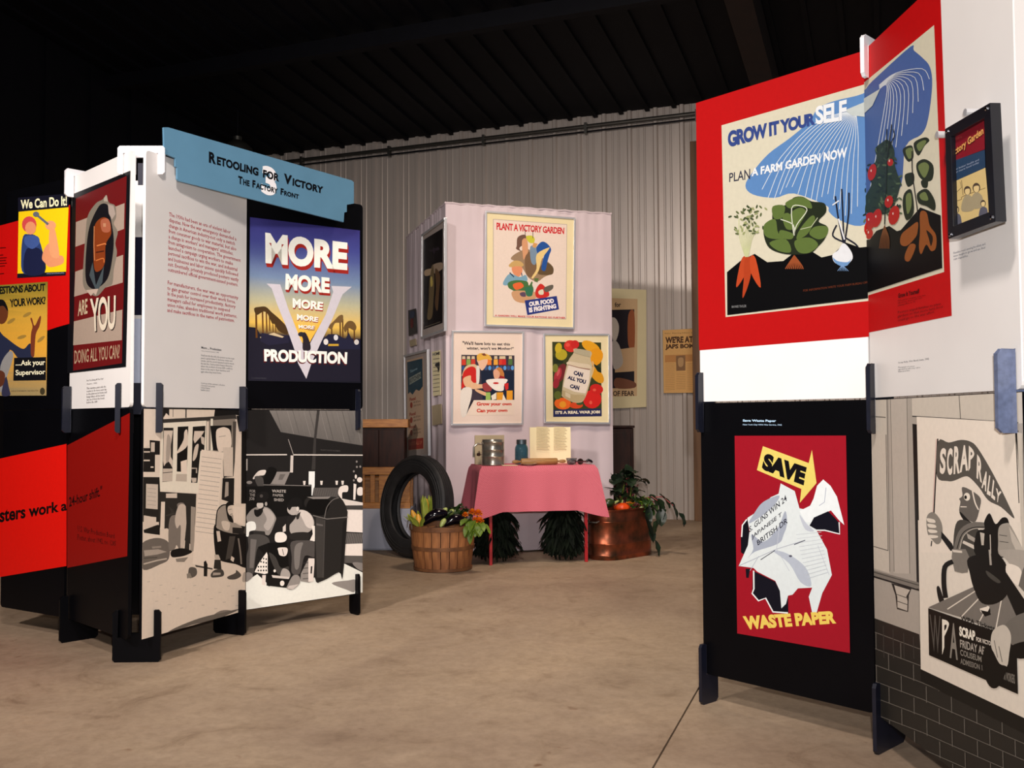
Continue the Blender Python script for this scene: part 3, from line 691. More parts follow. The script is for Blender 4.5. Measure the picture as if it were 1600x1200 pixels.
a.e((84,44,24), 20, 350, 62, 110); a.p((14,12,14), '-10,235 40,235 75,300 78,340 40,290 -10,290', 1); a.p((30,34,54), '-10,545 40,570 160,660 230,690 290,640 325,760 200,800 100,700 40,860 -10,900', 1); a.p((120,118,116), '10,850 90,715 130,760 60,980 10,1100', 1)
a.p((96,44,26), '295,560 310,480 290,410 305,405 330,475 375,390 390,395 375,480 340,560 325,750 295,740', 1); a.p((40,40,60), '20,1120 60,950 90,1060 100,1125', 1); a.p((76,40,26), '-10,900 50,920 40,1020 -10,1040', 1)
for x, y, r_ in ((110, 430, -.6), (260, 370, -.5), (210, 580, -.3), (390, 600, -.7)): a.e((130,102,44), x, y, 44, 16, r_)
a.p((12,12,16), '138,775 438,768 436,985 130,990'); a.t('....Ask your', (210,200,170), '152,800 428,790 428,858 152,862', bold=.02); a.t('Supervisor', (210,200,170), '152,888 430,882 430,942 152,955', bold=.02)
a.t('DIVISION OF INFORMATION  WAR PRODUCTION', (60,54,40), '110,1080 365,1076 365,1090 110,1094'); a.e((50,44,28), 403, 1088, 24, 34)
a.build('poster', o)
a = Art(pl, 1.0, base=.003, clip='-1,270 110,270 108,639 -1,639').view(0, 290, 7.06)
for y, w_ in ((690, 70), (770, 40), (800, 80), (830, 70), (860, 80), (890, 60), (975, 50)): a.l((60,6,6), 8, [(-5, y), (w_, y-5)])
a.build('caption', o)
pl, o = panel(C2, C1, True, M['black'], 'black lower panel at far left with bright red band and large black words', '-1,641 107,641 103,962 -1,948')
pl.H = None
a = Art(pl, 1.3, base=.0012, clip='-1,641 106,641 103.5,970 -1,970').view(0, 640, 2.857)
a.p((190,16,8), '-5,220 298,153 298,698 -5,748'); a.t('sters work a', (10,6,6), '0,440 300,405 300,450 0,505', bold=.03)
a.build('red_band', o)
# outer panels of the wing, left of the frame
ud = Vector((C2[0]-C1[0], C2[1]-C1[1], 0)).normalized(); C3 = (C2[0]+ud.x*.15, C2[1]+ud.y*.15)

# ---- spine panels seen through the gap between the two wings
S0 = (-2.02, 5.10); S1 = (-1.62, 5.10)
pl, o = panel(S0, S1, False, M['white'], 'narrow upper spine panel seen through the gap beside the white clip', '0,0 1,0 1,1 0,1'); pl.H = None
a = Art(pl, 1.1); a.view(0, 180, 4)
a.p((16,18,40), '862,300 925,300 925,438 862,438'); a.p((16,18,40), '830,762 930,762 930,1250 830,1250'); a.view(0, 420, 4); a.p((196,204,224), '820,312 930,312 930,880 820,880'); a.build('caption', o)
pl, o = panel(S0, S1, True, M['black'], 'narrow black lower spine panel in the gap between the wings', '0,0 1,0 1,1 0,1')

# ---- right display
pl, o = panel(Q0, Q1, False, M['white'], 'bright red and white upper panel with GROW IT YOURSELF', '1086,163 1345,80 1365,625 1095,632')
CLA = '1086,163 1345,80 1365,625 1095,632'; CLB = '1345,80 1582,-160 1597,607 1366,625'
def grow(a, right):
    a.view(0, 0, 1); a.p(RED, '1080,150 1345,76 1480,-62 1487,500 1364,528 1094,550 1086,400' if 0 else '1060,100 1345,70 1345,70 1466,-60 1489,499 1362,527 1094,550')
    a.p((214,208,184), '1126,197 1348,131.5 1458,35 1477,432 1361,470 1135,497')
    a.p((92,136,190) if not right else (72,100,158), '1164,290 1176,268 1200,240 1232,216 1262,190 1275,170 1300,158 1345,146 1360,130 1420,72 1426,78 1440,90 1452,105 1456,135 1450,190 1440,215 1415,235 1408,300 1380,330 1345,352 1310,342 1295,330 1290,320 1240,302 1210,309 1176,304', 1)
    W2_ = (214,222,226)
    for k in range(17):
        t = k / 16; x1 = 1190 + 150*t; y1 = 296 + 14*math.sin(k) + 30*t; x0 = 1336 + 3*t
        a.l(W2_, 1.0, [(x0-4, 172), (x0 - (x0-x1)*.42, 190 + 24*t), (x0 - (x0-x1)*.8, 245 + 10*t), (x1, y1)], 3)
    for k in range(12):
        t = k / 11; x1 = 1356 + 96*t; y1 = 330 - 205*t
        a.l(W2_, 1.0, [(1372, 142 - 6*t), (1384 + 14*t, 138-22*t), (1372 + 62*t + 6, 190 - 82*t), (x1, y1)], 3)
    a.p((196,204,200), '1318,172 1346,160 1374,142 1362,170 1350,182 1330,180')
    a.p((2,2,4), '1137,426 1158,408 1180,397 1200,410 1225,408 1245,392 1262,388 1285,402 1302,398 1322,378 1345,386 1362,384 1372,370 1392,362 1404,370 1410,368 1440,332 1472,344 1475,426 1360,466 1138,494')
    # carrots
    a.view(1070, 300, 3.53)
    for c_, q in (((186,70,34), '320,365 350,360 345,440 290,530 300,440'), ((176,64,30), '335,370 370,370 365,480 325,590 330,480'), ((190,72,34), '365,360 395,370 425,530 370,450')): a.p(c_, q, 1)
    for k in range(9): a.l((196,200,150), 4, [(345+(k-4)*2, 360), (340+(k-4)*9, 250), (300+k*14, 150+(k*37) % 60)], 2)
    rv = random.Random(8)
    for k in range(60): a.e([(58,72,40),(150,156,106),(90,100,60)][k % 3], rv.gauss(350, 38), rv.uniform(80, 235), 11, 5, rv.uniform(0, 3))
    # cabbage
    GR=(92,112,54); GD=(34,42,26)
    a.p(GD, '440,190 480,170 490,90 560,70 600,30 650,25 700,50 770,60 780,110 740,160 790,190 780,250 740,300 700,335 620,345 540,340 470,310 440,250', 2)
    for q in ('440,180 500,150 520,230 590,250 500,260 445,240', '485,80 550,75 545,130 520,150 490,140', '555,60 610,30 650,28 690,50 700,90 640,75 580,90', '590,110 640,85 670,110 640,170 610,210 580,160', '640,200 700,130 720,150 680,230 620,260', '720,190 790,190 785,240 740,260 690,230', '470,280 560,260 590,330 520,325', '610,270 690,250 740,290 690,335 630,330', '540,130 580,120 600,200 560,200', '530,210 600,230 590,260 530,250'): a.p(GR, q, 2)
    a.l((214,218,196), 5, '530,150 600,180 605,240 590,90 640,75 675,100 620,180 605,240', 2); a.l((190,196,160), 4, '640,205 700,190 735,140')
    for k in range(10): a.l((150,76,40), 6, [(608, 350), (575+k*8, 400), (560+k*11, 425)], 2)
    # onion
    for q in ('880,280 850,150 830,20', '882,280 872,100 865,-20', '886,280 905,120 905,0', '884,275 820,240 840,180', '890,250 940,280 960,300'): a.l((24,26,40), 9, q, 2)
    a.p((226,228,230), '880,280 920,320 932,365 900,400 870,405 830,385 820,345 850,320', 2); a.p((110,150,196), '822,360 850,380 905,385 925,365 905,402 870,408 835,388', 1); a.l((226,228,230), 8, '850,145 885,260'); a.l((226,228,230), 7, '815,70 850,45')
    for k in range(6): a.l((120,156,200), 3, [(875, 400), (850+k*12, 435)])
    # tomato vine
    a.view(1340, 180, 4)
    a.p((40,56,44), '190,180 230,240 235,330 255,400 275,450 250,560 215,640 120,660 60,640 50,560 90,470 80,400 120,300 110,240 150,200', 1)
    rv = random.Random(4)
    for k in range(110):
        y = rv.uniform(190, 660); x = 175 + rv.gauss(0, 1)*(28 + 45*(y-190)/470); an = rv.uniform(0, 3.1)
        a.e([(30,44,40),(30,44,40),(84,104,74),(52,72,56)][k % 4], max(30, min(275, x)), y, 15, 6, an, n=8)
    a.l((28,34,30), 7, '180,720 185,500 190,300 215,80', 2); a.l((28,34,30), 6, '200,230 235,150 225,110'); a.l((28,34,30), 6, '180,260 185,110')
    for x, y, rx, ry in ((95,390,26,55),(210,325,18,24),(238,660,34,62),(205,575,26,40),(85,700,40,56),(130,680,30,60),(85,780,22,34)):
        a.e((176,34,26), x, y, rx, ry, .2, n=12); a.e((226,200,190), x-6, y-10, 4, 9, n=6)
    for k in range(7): a.l((112,66,34), 5, [(180, 725), (160+k*8, 800), (150+k*10, 870)], 2)
    # sweet potato
    for q in ('285,235 340,215 350,290 320,320 290,280', '350,200 420,160 450,180 420,215 380,280', '300,400 350,390 355,450 320,480 300,440', '370,330 420,300 475,340 470,430 420,440 380,400', '300,520 345,500 360,640 315,690 290,600', '380,520 440,490 490,560 490,625 440,600 390,580', '400,440 440,430 440,480 410,480'): a.p((36,44,28), q, 1)
    for q in ('300,245 340,230 345,280 320,300', '370,210 410,180 430,190 390,250', '380,350 420,320 450,350 420,420', '310,540 340,520 345,600 320,650', '395,530 430,510 450,560 410,560'): a.p((110,124,72), q, 1)
    a.l((34,30,24), 7, '345,250 350,400 380,600 385,660', 1)
    for q in ('385,700 340,730 285,780 280,840 320,850 370,800 385,760', '340,840 310,900 310,940 340,940 375,850', '400,640 440,640 460,720 500,780 500,860 470,880 440,840 410,900 395,860 400,760'): a.p((140,78,34), q, 2)
    a.p((30,18,12), '440,750 480,790 470,850 455,800', 1)
    # lettering
    a.view(1070, 60, 4)
    if not right:
        a.t('GROW IT YOUR', (52,72,136), '262,585 805,462 808,538 268,686', bold=.055, sp=.92); a.t('SELF', (232,236,238), '808,428 1002,380 1002,510 812,540', bold=.035, sp=.92)
        a.t('PLAN', (44,46,66), '275,845 405,815 405,880 275,900', bold=.01); a.t('A FARM GARDEN NOW', (234,238,240), '415,815 1010,675 1008,740 415,865', bold=.035)
        a.view(1070, 300, 3.53); a.t('BAYARD TAYLOR', (150,150,150), '265,632 345,626 345,640 265,644'); a.t('FOR INFORMATION WRITE YOUR FARM BUREAU OFFICE', (110,50,26), '660,540 1040,488 1040,500 660,552')
    else:
        a.view(1320, 240, 3.157); a.t('Grow It Yourself', (30,10,10), '275,715 378,688 378,712 275,738', bold=.03)
        a.t('Farm garden program, print shop\nSilk screen, about 1942, state\nprinting office, no. 42', (40,10,10), '275,745 410,716 408,745 275,780')
        a.t('Posters urged families to plant\ngardens so that more farm food\ncould go to the war effort.', (34,10,10), '275,800 495,752 490,800 275,855')
a = Art(pl, .80, clip=CLA); grow(a, False); a.build('poster', o)
pl, o = panel(Q1, Q2, False, M['white'], 'red and white upper panel with the tomato vine and small black frame', CLB.replace('1366,625', '1366,625'))
a = Art(pl, .98, clip=CLB); grow(a, True); a.build('poster', o)
a = Art(pl, 1.0).view(1320, 240, 3.157)
a.t('Families read canning booklets and\nwere taught to grow and use their\nown vegetables.', (60,66,90), '540,508 695,458 700,508 540,552')
a.flush('caption', o); a.t('Scrap Rally, War Bond, Iowa, 1942', (70,70,80), '278,1043 425,1020 425,1032 278,1052'); a.flush('caption', o); a.t('Photograph of a street\nsign and boy with scrap rubber\nNational archive', (70,70,80), '278,1065 385,1055 385,1078 278,1092'); a.build('caption', o)
PQ = pl
# lower black panel, SAVE WASTE PAPER
pl, o = panel(Q0, Q1, True, M['black'], 'black lower panel with the crimson SAVE WASTE PAPER poster', '1096,633 1367,627 1368,1115 1097,1055')
a = Art(pl, .95, base=.003).view(1140, 680, 3.53)
CRM=(152,18,34)
a.p(CRM, '42,15 665,12 668,1205 44,1105'); a.p((222,202,104), '200,72 455,165 474,92 497,275 402,385 412,308 165,205')
a.t('SAVE', (12,10,14), '212,108 445,188 425,290 190,200', bold=.07)
a.p((12,12,22), '70,580 85,490 110,480 120,560 100,680 70,660'); a.l((226,230,228), 7, '75,575 80,510 105,478')
PAP=(214,222,222); PSH=(160,168,182)
a.p((14,14,26), '135,760 260,820 300,900 330,900 330,990 240,985 205,915 165,925 130,880'); a.l((226,230,228), 8, '140,760 140,860 130,885 165,925 205,910 245,985 328,990', 0)
a.p((14,14,26), '95,750 120,750 112,800 98,800')
a.p(PAP, '297,278 375,320 400,415 425,420 490,530 550,640 575,780 520,880 488,985 462,985 445,900 465,850 385,855 355,890 330,895 318,940 292,965 285,870 260,815 160,765 140,745 57,735 110,620 120,540 108,470 180,425 240,355 285,335')
a.p((226,232,232), '400,430 460,400 480,360 500,290 535,255 575,290 610,350 648,505 620,480 575,425 525,450 480,470 470,495 430,490')
a.p((14,14,26), '480,465 560,430 600,470 625,500 625,550 530,540 490,530 455,510'); a.l((226,230,228), 7, '620,490 622,555 540,535 490,535')
a.p(PSH, '320,430 330,500 310,560 280,610 150,655 110,690 140,640 130,560 200,600 280,520', 1); a.p((176,184,196), '250,650 330,665 430,740 460,840 400,820 340,720', 1); a.p((186,192,202), '400,450 440,500 480,540 430,530', 1); a.p(PSH, '200,380 290,345 240,420 120,500 150,440', 1)
a.l((170,176,186), 4, '57,735 180,680 270,640 430,590'); a.l((170,176,186), 3, '170,680 120,760'); a.l((170,176,190), 4, '550,300 540,380 510,400'); a.l((186,192,200), 3, '500,620 560,780'); a.l((186,192,200), 3, '290,500 270,640 340,760')
a.t('S. GUNS WIN 24', (30,30,44), '118,520 325,340 332,372 120,550', bold=.01); a.t('JAPANESE T', (30,30,44), '130,565 300,435 302,465 134,592', bold=.01); a.t('BRITISH DR', (30,30,44), '160,595 330,465 334,495 166,622', bold=.01)
for k in range(12): a.l((188,194,200), 2.5, [(380+k*5, 560+k*22), (520+k*3, 545+k*20)])
a.l((60,60,76), 4, '180,700 260,648'); a.l((60,60,76), 4, '368,615 430,590'); a.e((80,80,96), 347, 678, 9, 6)
a.t('WASTE PAPER', (228,198,92), '75,1010 590,975 596,1045 92,1085', bold=.06)
a.build('poster', o)
a = Art(pl, 1.2).view(1080, 620, 2.4); a.t('Save Waste Paper', (170,200,224), '203,92 330,93 330,104 203,103', bold=.04); a.flush('caption', o); a.t('New York City WPA War Service, 1942', (150,176,200), '203,109 352,110 352,117 203,116', bold=.02); a.build('caption', o)
# lower mural panel
pl, o = panel(Q1, Q2, True, M['black'], 'lower mural panel with a SCRAP RALLY poster held before a brick wall', '1368,627 1598,610 1592,1276 1369,1115')
a = Art(pl, 1.45, clip='1369,628 1597,611 1591,1275 1370,1115').view(1340, 600, 4)
C = lambda v: (int(v), int(v*.95), int(v*.88))
a.p(C(150), '100,80 1060,20 1060,2600 100,2600'); a.p(C(176), '110,95 210,95 210,1200 110,1170'); a.l(C(60), 5, '110,215 205,220'); a.p(C(164), '225,90 335,85 330,1200 235,1200'); a.l(C(96), 4, '215,95 212,1190'); a.l(C(110), 4, '235,95 238,1190'); a.l(C(110), 4, '335,90 330,1200'); a.l(C(80), 5, '115,1035 205,1060'); a.l(C(80), 4, '205,330 205,1060')
a.p(C(178), '365,80 1060,30 1060,240 990,245 650,222 365,205'); a.l(C(96), 5, '650,70 655,220'); a.l(C(40), 6, '365,210 650,222 1000,240'); a.p(C(24), '365,258 395,262 395,1300 370,1300'); a.p(C(90), '975,280 1000,290 1010,1200 990,1200')
a.view(1340, 860, 3.53)
a.p(C(110), '97,125 345,190 345,225 97,160'); a.l(C(24), 9, '97,160 345,232'); a.l(C(60), 5, '97,135 345,205'); a.p(C(150), '97,180 335,245 335,470 97,390')
a.p(C(30), '195,195 300,220 285,260 280,350 222,335 215,260'); a.p(C(168), '210,205 292,230 272,265 278,290 275,345 225,330 225,270')
for k in range(3): a.l(C(70), 4, [(222, 255+k*36), (280, 275+k*36)])
a.p(C(34), '97,385 335,468 345,640 900,900 900,1500 97,1500')
MO=C(92)
for k in range(14):
    y = 430 + k*88*(1 + .0*k); 
    a.l(MO, 4, [(97, y+30), (345, y+120), (900, y+355)])
    for j in range(6):
        x = 110 + (j + .5*(k % 2))*128; yy = y + 30 + (x-97)*.405
        a.l(MO, 4, [(x, yy), (x, yy+86)])
for x in (150, 200, 255, 305): a.l(C(56), 4, [(x, 410 + (x-97)*.35), (x, 600)])
a.view(1430, 670, 6)
a.p(C(20), '40,-20 960,30 1000,200 1000,2840 40,2360')
a.view(1340, 600, 4); a.p(C(204), '396,212 985,240 990,1990 394,1700' if 0 else '396,212 985,238 1000,600 1000,2060 396,1760')
a.view(1430, 860, 4.615); a.p(C(200), '35,-200 770,-200 742,1185 32,855')
a.view(1430, 670, 6); a.p(C(204), '58,0 930,40 935,1180 60,1180'); a.l(C(40), 8, '940,20 950,700'); a.p(C(176), '955,30 1000,40 1000,1180 965,1180')
G1=C(84)
a.l(C(16), 12, '240,105 190,810'); a.l(C(16), 10, '165,1070 158,1120'); a.l((190,160,150), 8, '228,110 180,800')
a.p(C(76), '245,130 340,140 450,112 540,130 600,190 700,370 790,560 860,720 905,845 790,740 680,680 600,560 520,470 470,460 380,500 320,505 225,460', 2)
for ch, q in (('S','262,195 318,192 300,440 250,440'), ('C','325,195 375,190 362,448 315,448'), ('R','388,175 440,172 430,430 375,440'), ('A','445,165 515,160 505,400 430,425'), ('P','520,165 568,215 562,310 508,410'), ('R','592,245 640,320 628,520 580,470'), ('A','650,380 690,440 662,600 622,560'), ('L','695,440 722,470 700,640 668,620'), ('L','728,480 755,530 738,680 705,650'), ('Y','750,560 800,600 772,700 750,690')):
    a.t(ch, C(206), q, bold=.04)
a.p(C(120), '125,850 180,800 240,860 265,950 250,1070 210,1100 170,1060 130,1000', 2)
for k in range(4): a.p(C(200), [(128+k*4, 860+k*52), (190+k*8, 870+k*50), (200+k*6, 900+k*46), (140+k*6, 895+k*50)], 1)
a.p(C(16), '255,980 345,1090 370,1150 330,1160 250,1040')
# running figure carrying scrap
a.p(C(88), '450,560 530,590 610,660 600,760 560,880 500,870 420,800 430,700 420,670 450,640', 1); a.e(C(210), 490, 650, 28, 38); a.e(C(14), 478, 655, 12, 18); a.l(C(206), 12, '540,590 560,700 590,770', 1); a.l(C(206), 9, '430,745 485,745', 1); a.p(C(16), '425,790 500,870 530,895 480,900 430,830', 1)
a.p(C(60), '400,880 520,890 600,1000 560,1200 380,1200 360,1060', 1); a.l(C(100), 60, '380,1190 430,1000 530,920 660,920', 3); a.l(C(26), 8, '390,1140 440,1000 530,940 660,930', 3); a.l(C(180), 5, '410,1160 450,1020 540,950 650,945', 3)
a.p(C(190), '450,1060 540,1100 545,1140 440,1085'); a.p(C(150), '480,990 560,1040 560,1080 490,1040')
a.p(C(14), '640,880 690,800 740,900 800,840 850,850 860,960 820,1200 560,1200 570,980 640,950', 1); a.l(C(190), 7, '690,1000 690,1190'); a.p(C(170), '600,980 640,990 630,1100 610,1100')
a.p(C(140), '770,930 830,890 880,920 1000,1180 1020,1200 780,1200 760,1060', 1); a.l(C(60), 6, '770,1000 840,1010'); a.l(C(60), 6, '770,1060 850,1070'); a.p(C(170), '860,920 940,1060 1020,1200 940,1200 880,1060')
a.view(1430, 860, 4.615)
a.p(C(110), '270,0 360,0 385,60 370,165 330,172 280,160 262,60'); a.p(C(190), '265,5 335,12 335,28 275,24')
a.l(C(14), 34, '270,90 215,130 205,250 215,350', 3); a.p(C(16), '155,280 175,275 205,370 225,440 195,445 165,360', 1)
a.p(C(104), '95,420 410,265 690,300 760,520 740,640 300,480'); a.l(C(196), 8, '225,430 420,295'); a.l(C(196), 8, '310,490 440,350'); a.l(C(196), 8, '430,530 500,400'); a.l(C(196), 8, '550,560 605,300')
a.p(C(14), '380,60 560,30 640,120 640,300 560,380 460,380 410,280 385,170', 1); a.p(C(60), '500,150 590,220 570,235 510,190', 1); a.l(C(150), 14, '525,0 530,110'); a.p(C(206), '445,420 510,400 520,450 490,470 450,440'); a.p(C(12), '450,430 500,440 515,410 520,460 480,475')
a.p(C(150), '600,0 760,0 785,60 730,180 640,70 600,30', 1); a.p(C(206), '640,100 720,120 740,180 710,250 640,190', 1); a.p(C(96), '745,140 785,60 785,330 715,250'); a.p(C(190), '640,200 710,250 765,320 755,360 650,260'); a.p(C(16), '610,120 760,360 785,380 785,560 700,480 620,280')
a.p(C(12), '97,425 530,570 690,640 688,1010 95,755')
a.t('W', C(74), '105,470 180,480 170,750 115,720', bold=.0, sp=1); a.t('P', C(212), '190,500 238,512 232,590 185,750', bold=.03); a.t('A', C(120), '245,520 290,535 290,785 235,770', bold=.02)
a.t('SCRAP', C(212), '305,545 412,578 410,650 305,615', bold=.05); a.t('FOR VICTORY', C(190), '418,618 540,655 540,685 418,650', bold=.03); a.t('FRIDAY APRIL', C(150), '308,640 520,700 520,760 308,695', bold=.02); a.t('COLISEUM', C(120), '308,708 450,755 450,795 308,750', bold=.02); a.t('ADMISSION 15', C(110), '308,770 470,820 470,858 308,810', bold=.02); a.t('WAR WORKERS', C(110), '580,850 670,875 670,940 580,905', bold=.02)
a.t('WPA Tickets', C(20), '315,470 545,540 545,575 315,505', bold=.02)
a.p(C(96), '620,520 785,440 785,660 700,690 640,640', 1); a.p(C(176), '530,580 600,530 640,560 655,620 640,720 620,820 570,800 520,690', 2); a.l(C(90), 5, '540,640 560,760'); a.l(C(90), 5, '570,680 590,790'); a.p(C(12), '470,700 520,700 570,800 620,830 560,960 500,960 460,850', 2); a.p(C(12), '650,680 785,640 785,740 690,760', 1)
a.build('photograph', o)
for lo in (False, True):
    pl, o = panel(Q2, Q3, lo, M['white'] if not lo else M['black'], ('white upper' if not lo else 'black lower') + ' panel seen edge-on at the right edge of the picture', '0,0 1,0 1,1 0,1')
# ------------------------------------------------------------------ header sign
hp = Plane(P0, P2, .012)
out = P('256,199 263,199 550,282 553,285 553,318 542,320 542,331 538,332 537,347 280,283 277,280 277,262 274,260 274,247 257,240')
hs = MB().prism([hp.hit(x, y) for x, y in out], -hp.n * .012).build('header_sign', M['teal'], label='blue header sign reading Retooling for Victory across two panel tops', cat='sign')
a = Art(hp, 1.1).view(200, 180, 4)
a.t('3', (236,234,240), '838,308 930,335 928,515 832,488', bold=.045); a.flush('numeral', hs)
def scaps(txt, q, col, bold):          # small capitals: each word a large first letter, then smaller ones
    q = P(q); seg = []; x = 0
    for w in txt.split(' '):
        parts = [(w[0], 1.0), (w[1:].upper(), .78)] if w[0].isupper() else [(w.upper(), .78)]
        for tx, h in parts:
            text_mesh(tx, bold, 1.05, 1, 'LEFT'); nw, nh = NAT[(tx, bold, 1.05, 1, 'LEFT')]; wd = nw/nh*h*.95
            seg.append((tx, x, wd, h)); x += wd + .10
        x += .42
    L = x - .52
    def at(u, v):
        t = (q[0][0]+(q[1][0]-q[0][0])*u, q[0][1]+(q[1][1]-q[0][1])*u); b = (q[3][0]+(q[2][0]-q[3][0])*u, q[3][1]+(q[2][1]-q[3][1])*u); return (b[0]+(t[0]-b[0])*v, b[1]+(t[1]-b[1])*v)
    for tx, x0, wd, h in seg: a.t(tx, col, [at(x0/L, h), at((x0+wd)/L, h), at((x0+wd)/L, 0), at(x0/L, 0)], bold=bold, sp=1.05)
scaps('Retooling for Victory', '505,226 1222,435 1218,492 505,296', (6,7,12), .05)
a.flush('lettering', hs)
scaps('The Factory Front', '688,378 1068,488 1066,525 688,428', (6,7,12), .045)
a.build('lettering', hs)

# ------------------------------------------------------------------ slotted connectors and feet
def connector(name, c, d, prof, m, label, th=.013, group=None, cat='connector'):
    d = Vector((*d, 0)).normalized(); sd = Vector((d.y, -d.x, 0)); c = Vector((*c, 0))
    pts = [c + d * s_ + Vector((0, 0, z)) - sd * th / 2 for s_, z in prof]
    return MB().prism(pts, sd * th).build(name, m, label=label, cat=cat, bevel=.0015)
def rnd(x0, x1, z0, z1, r=.012):
    return [(x0+r, z0), (x1-r, z0), (x1, z0+r), (x1, z1-r), (x1-r, z1), (x0+r, z1), (x0, z1-r), (x0, z0+r)]
SW = .0125
def foot_prof(back, front, h=.235, slot=ZB - .001):
    r = .014
    return [(-back+r, 0), (front-r, 0), (front, r), (front, h-r), (front-r*.6, h), (SW+.004, h), (SW, h-.004), (SW, slot), (-SW, slot), (-SW, h-.004), (-SW-.004, h), (-back+r, h), (-back, h-r), (-back, r)]
def seam_prof(back, front, hh=.118):
    r = .012; z0, z1 = ZS-hh, ZS+hh; k = .0026
    return [(-SW, z0), (-SW, ZS-k), (SW, ZS-k), (SW, z0), (front-r, z0), (front, z0+r), (front, z1-r), (front-r, z1), (SW, z1), (SW, ZS+k), (-SW, ZS+k), (-SW, z1), (-back+r, z1), (-back, z1-r), (-back, z0+r), (-back+r, z0)]
def top_prof(back, front, up=.035, dn=.11):
    r = .012; z0, z1 = ZT-dn, ZT+up
    return [(-SW, z0), (-SW, ZT+.001), (SW, ZT+.001), (SW, z0), (front-r, z0), (front, z0+r), (front, z1-r), (front-r, z1), (-back+r, z1), (-back, z1-r), (-back, z0+r), (-back+r, z0)]
def on(p, q, dist):                      # point 'dist' metres from q back towards p, moved into the board's thickness
    p, q = Vector((*p, 0)), Vector((*q, 0)); u = (q - p).normalized(); v = q - u * dist; n = u.cross(Vector((0,0,1)))
    v -= n * TKP / 2; return (v.x, v.y)
def nrm(p, q):
    u = Vector((q[0]-p[0], q[1]-p[1], 0)).normalized(); n = u.cross(Vector((0,0,1))); return Vector((n.x, n.y))
nP = nrm(P0, P1); nP2 = nrm(P1, P2); nC = nrm(C1, C0); nQ = nrm(Q0, Q1); nQ2 = nrm(Q1, Q2)
spots = [('middle fold of the strike photograph', on(P0, P1, .055), nP, .15, .055, 1),
         ('outer right end of the left display', on(P1, P2, .05), nP2, .05, .045, 1),
         ('left fold of the back wing beside the red band', on(C0, C1, .05) if 0 else on(C1, C0, .70), nC, .14, .055, 1),
         ('outer left end of the right display', on(Q1, Q0, .035) if 0 else on(Q0, Q1, .735-.02), nQ, .06, .045, 1),
         ('middle fold of the right display', on(Q1, Q2, .897), Vector((-.72, -.69)), .16, .055, 1)]
for lab, c, d, bk, fr, _ in spots:
    SW = .021 if 'middle fold of the right' in lab else .0125
    connector('floor_stand', c, d, foot_prof(bk, fr), M['navy'] if 'right display' in lab else M['black'], 'black slotted foot under the ' + lab, cat='stand')
    connector('slotted_connector', c, d, seam_prof(min(bk, .12), fr), M['navy'], 'dark mid-height connector on the ' + lab)
# the broad front plates holding both wings at the near corner
def corner_plate(kind, m, label, cat):
    y = 4.575; pl = Plane((-1.874, y), (-1.652, y + .006)); w = pl.w
    def ux(p, q):                        # where a board crosses the plate
        p, q = Vector((*p, 0)), Vector((*q, 0)); u = (q-p).normalized(); n = u.cross(Vector((0,0,1))); p = p - n*TKP/2
        t = (pl.p - p).dot(pl.n) / u.dot(pl.n); return (p + u*t - pl.p).dot(pl.u)
    s1 = ux(C1, C0); s2 = ux(P0, P1); h1, h2 = .017, .014; g0, g1 = s1+h1+.026, s2-h2-.030
    if kind == 'foot':
        h, sl = .24, ZB-.001
        pr = [(.012,0),(w-.012,0),(w,.012),(w,h-.012),(w-.012,h),(s2+h2,h),(s2+h2,sl),(s2-h2,sl),(s2-h2,h),(g1,h),(g1,sl+.02),(g0,sl+.02),(g0,h),(s1+h1,h),(s1+h1,sl),(s1-h1,sl),(s1-h1,h),(.012,h),(0,h-.012),(0,.012)]
    elif kind == 'seam':
        z0, z1, k = ZS-.118, ZS+.118, .0026
        pr = [(.01,z0),(s1-h1,z0),(s1-h1,ZS-k),(s1+h1,ZS-k),(s1+h1,z0),(g0,z0),(g0,ZS-.03),(g1,ZS-.03),(g1,z0),(s2-h2,z0),(s2-h2,ZS-k),(s2+h2,ZS-k),(s2+h2,z0),(w-.01,z0),(w,z0+.01),(w,z1-.01),(w-.01,z1),(s2+h2,z1),(s2+h2,ZS+k),(s2-h2,ZS+k),(s2-h2,ZS+.05),(g1,ZS+.05),(g1,z1),(g0,z1),(g0,ZS+.05),(s1+h1,ZS+.05),(s1+h1,ZS+k),(s1-h1,ZS+k),(s1-h1,z1),(.01,z1),(0,z1-.01),(0,z0+.01)]
    else:
        z0, z1, k = ZT-.10, ZT+.035, .001
        pr = [(.01,z0),(s1-h1,z0),(s1-h1,ZT+k),(s1+h1,ZT+k),(s1+h1,z0),(g0,z0),(g0,ZT-.02),(g1,ZT-.02),(g1,z0),(s2-h2,z0),(s2-h2,ZT+k),(s2+h2,ZT+k),(s2+h2,z0),(w-.01,z0),(w,z0+.01),(w,z1-.01),(w-.01,z1),(.01,z1),(0,z1-.01),(0,z0+.01)]
    return MB().prism([pl.at(u, z, .006) for u, z in pr], -pl.n*.013).build('floor_stand' if kind == 'foot' else 'slotted_connector', m, label=label, cat=cat, bevel=.0015)
SW = .0125
corner_plate('foot', M['black'], 'broad black foot plate holding both wings at the near corner', 'stand')
corner_plate('seam', M['navy'], 'broad dark connector plate at mid height on the near corner', 'connector')
corner_plate('top', M['clipwhite'], 'broad white clip on top of the near corner beside the blue sign', 'connector')
for c, d, bk, fr, lab in ((on(C1, C0, .70), nC, .10, .055, 'small white clip on the panel top left of the striped poster'),
                          (on(Q1, Q2, .897), Vector((-.72, -.69)), .10, .052, 'white clip on top of the red panels at the right display fold')):
    SW = .021 if 'right display' in lab else .0125
    connector('slotted_connector', c, d, top_prof(bk, fr), M['clipwhite'], lab)
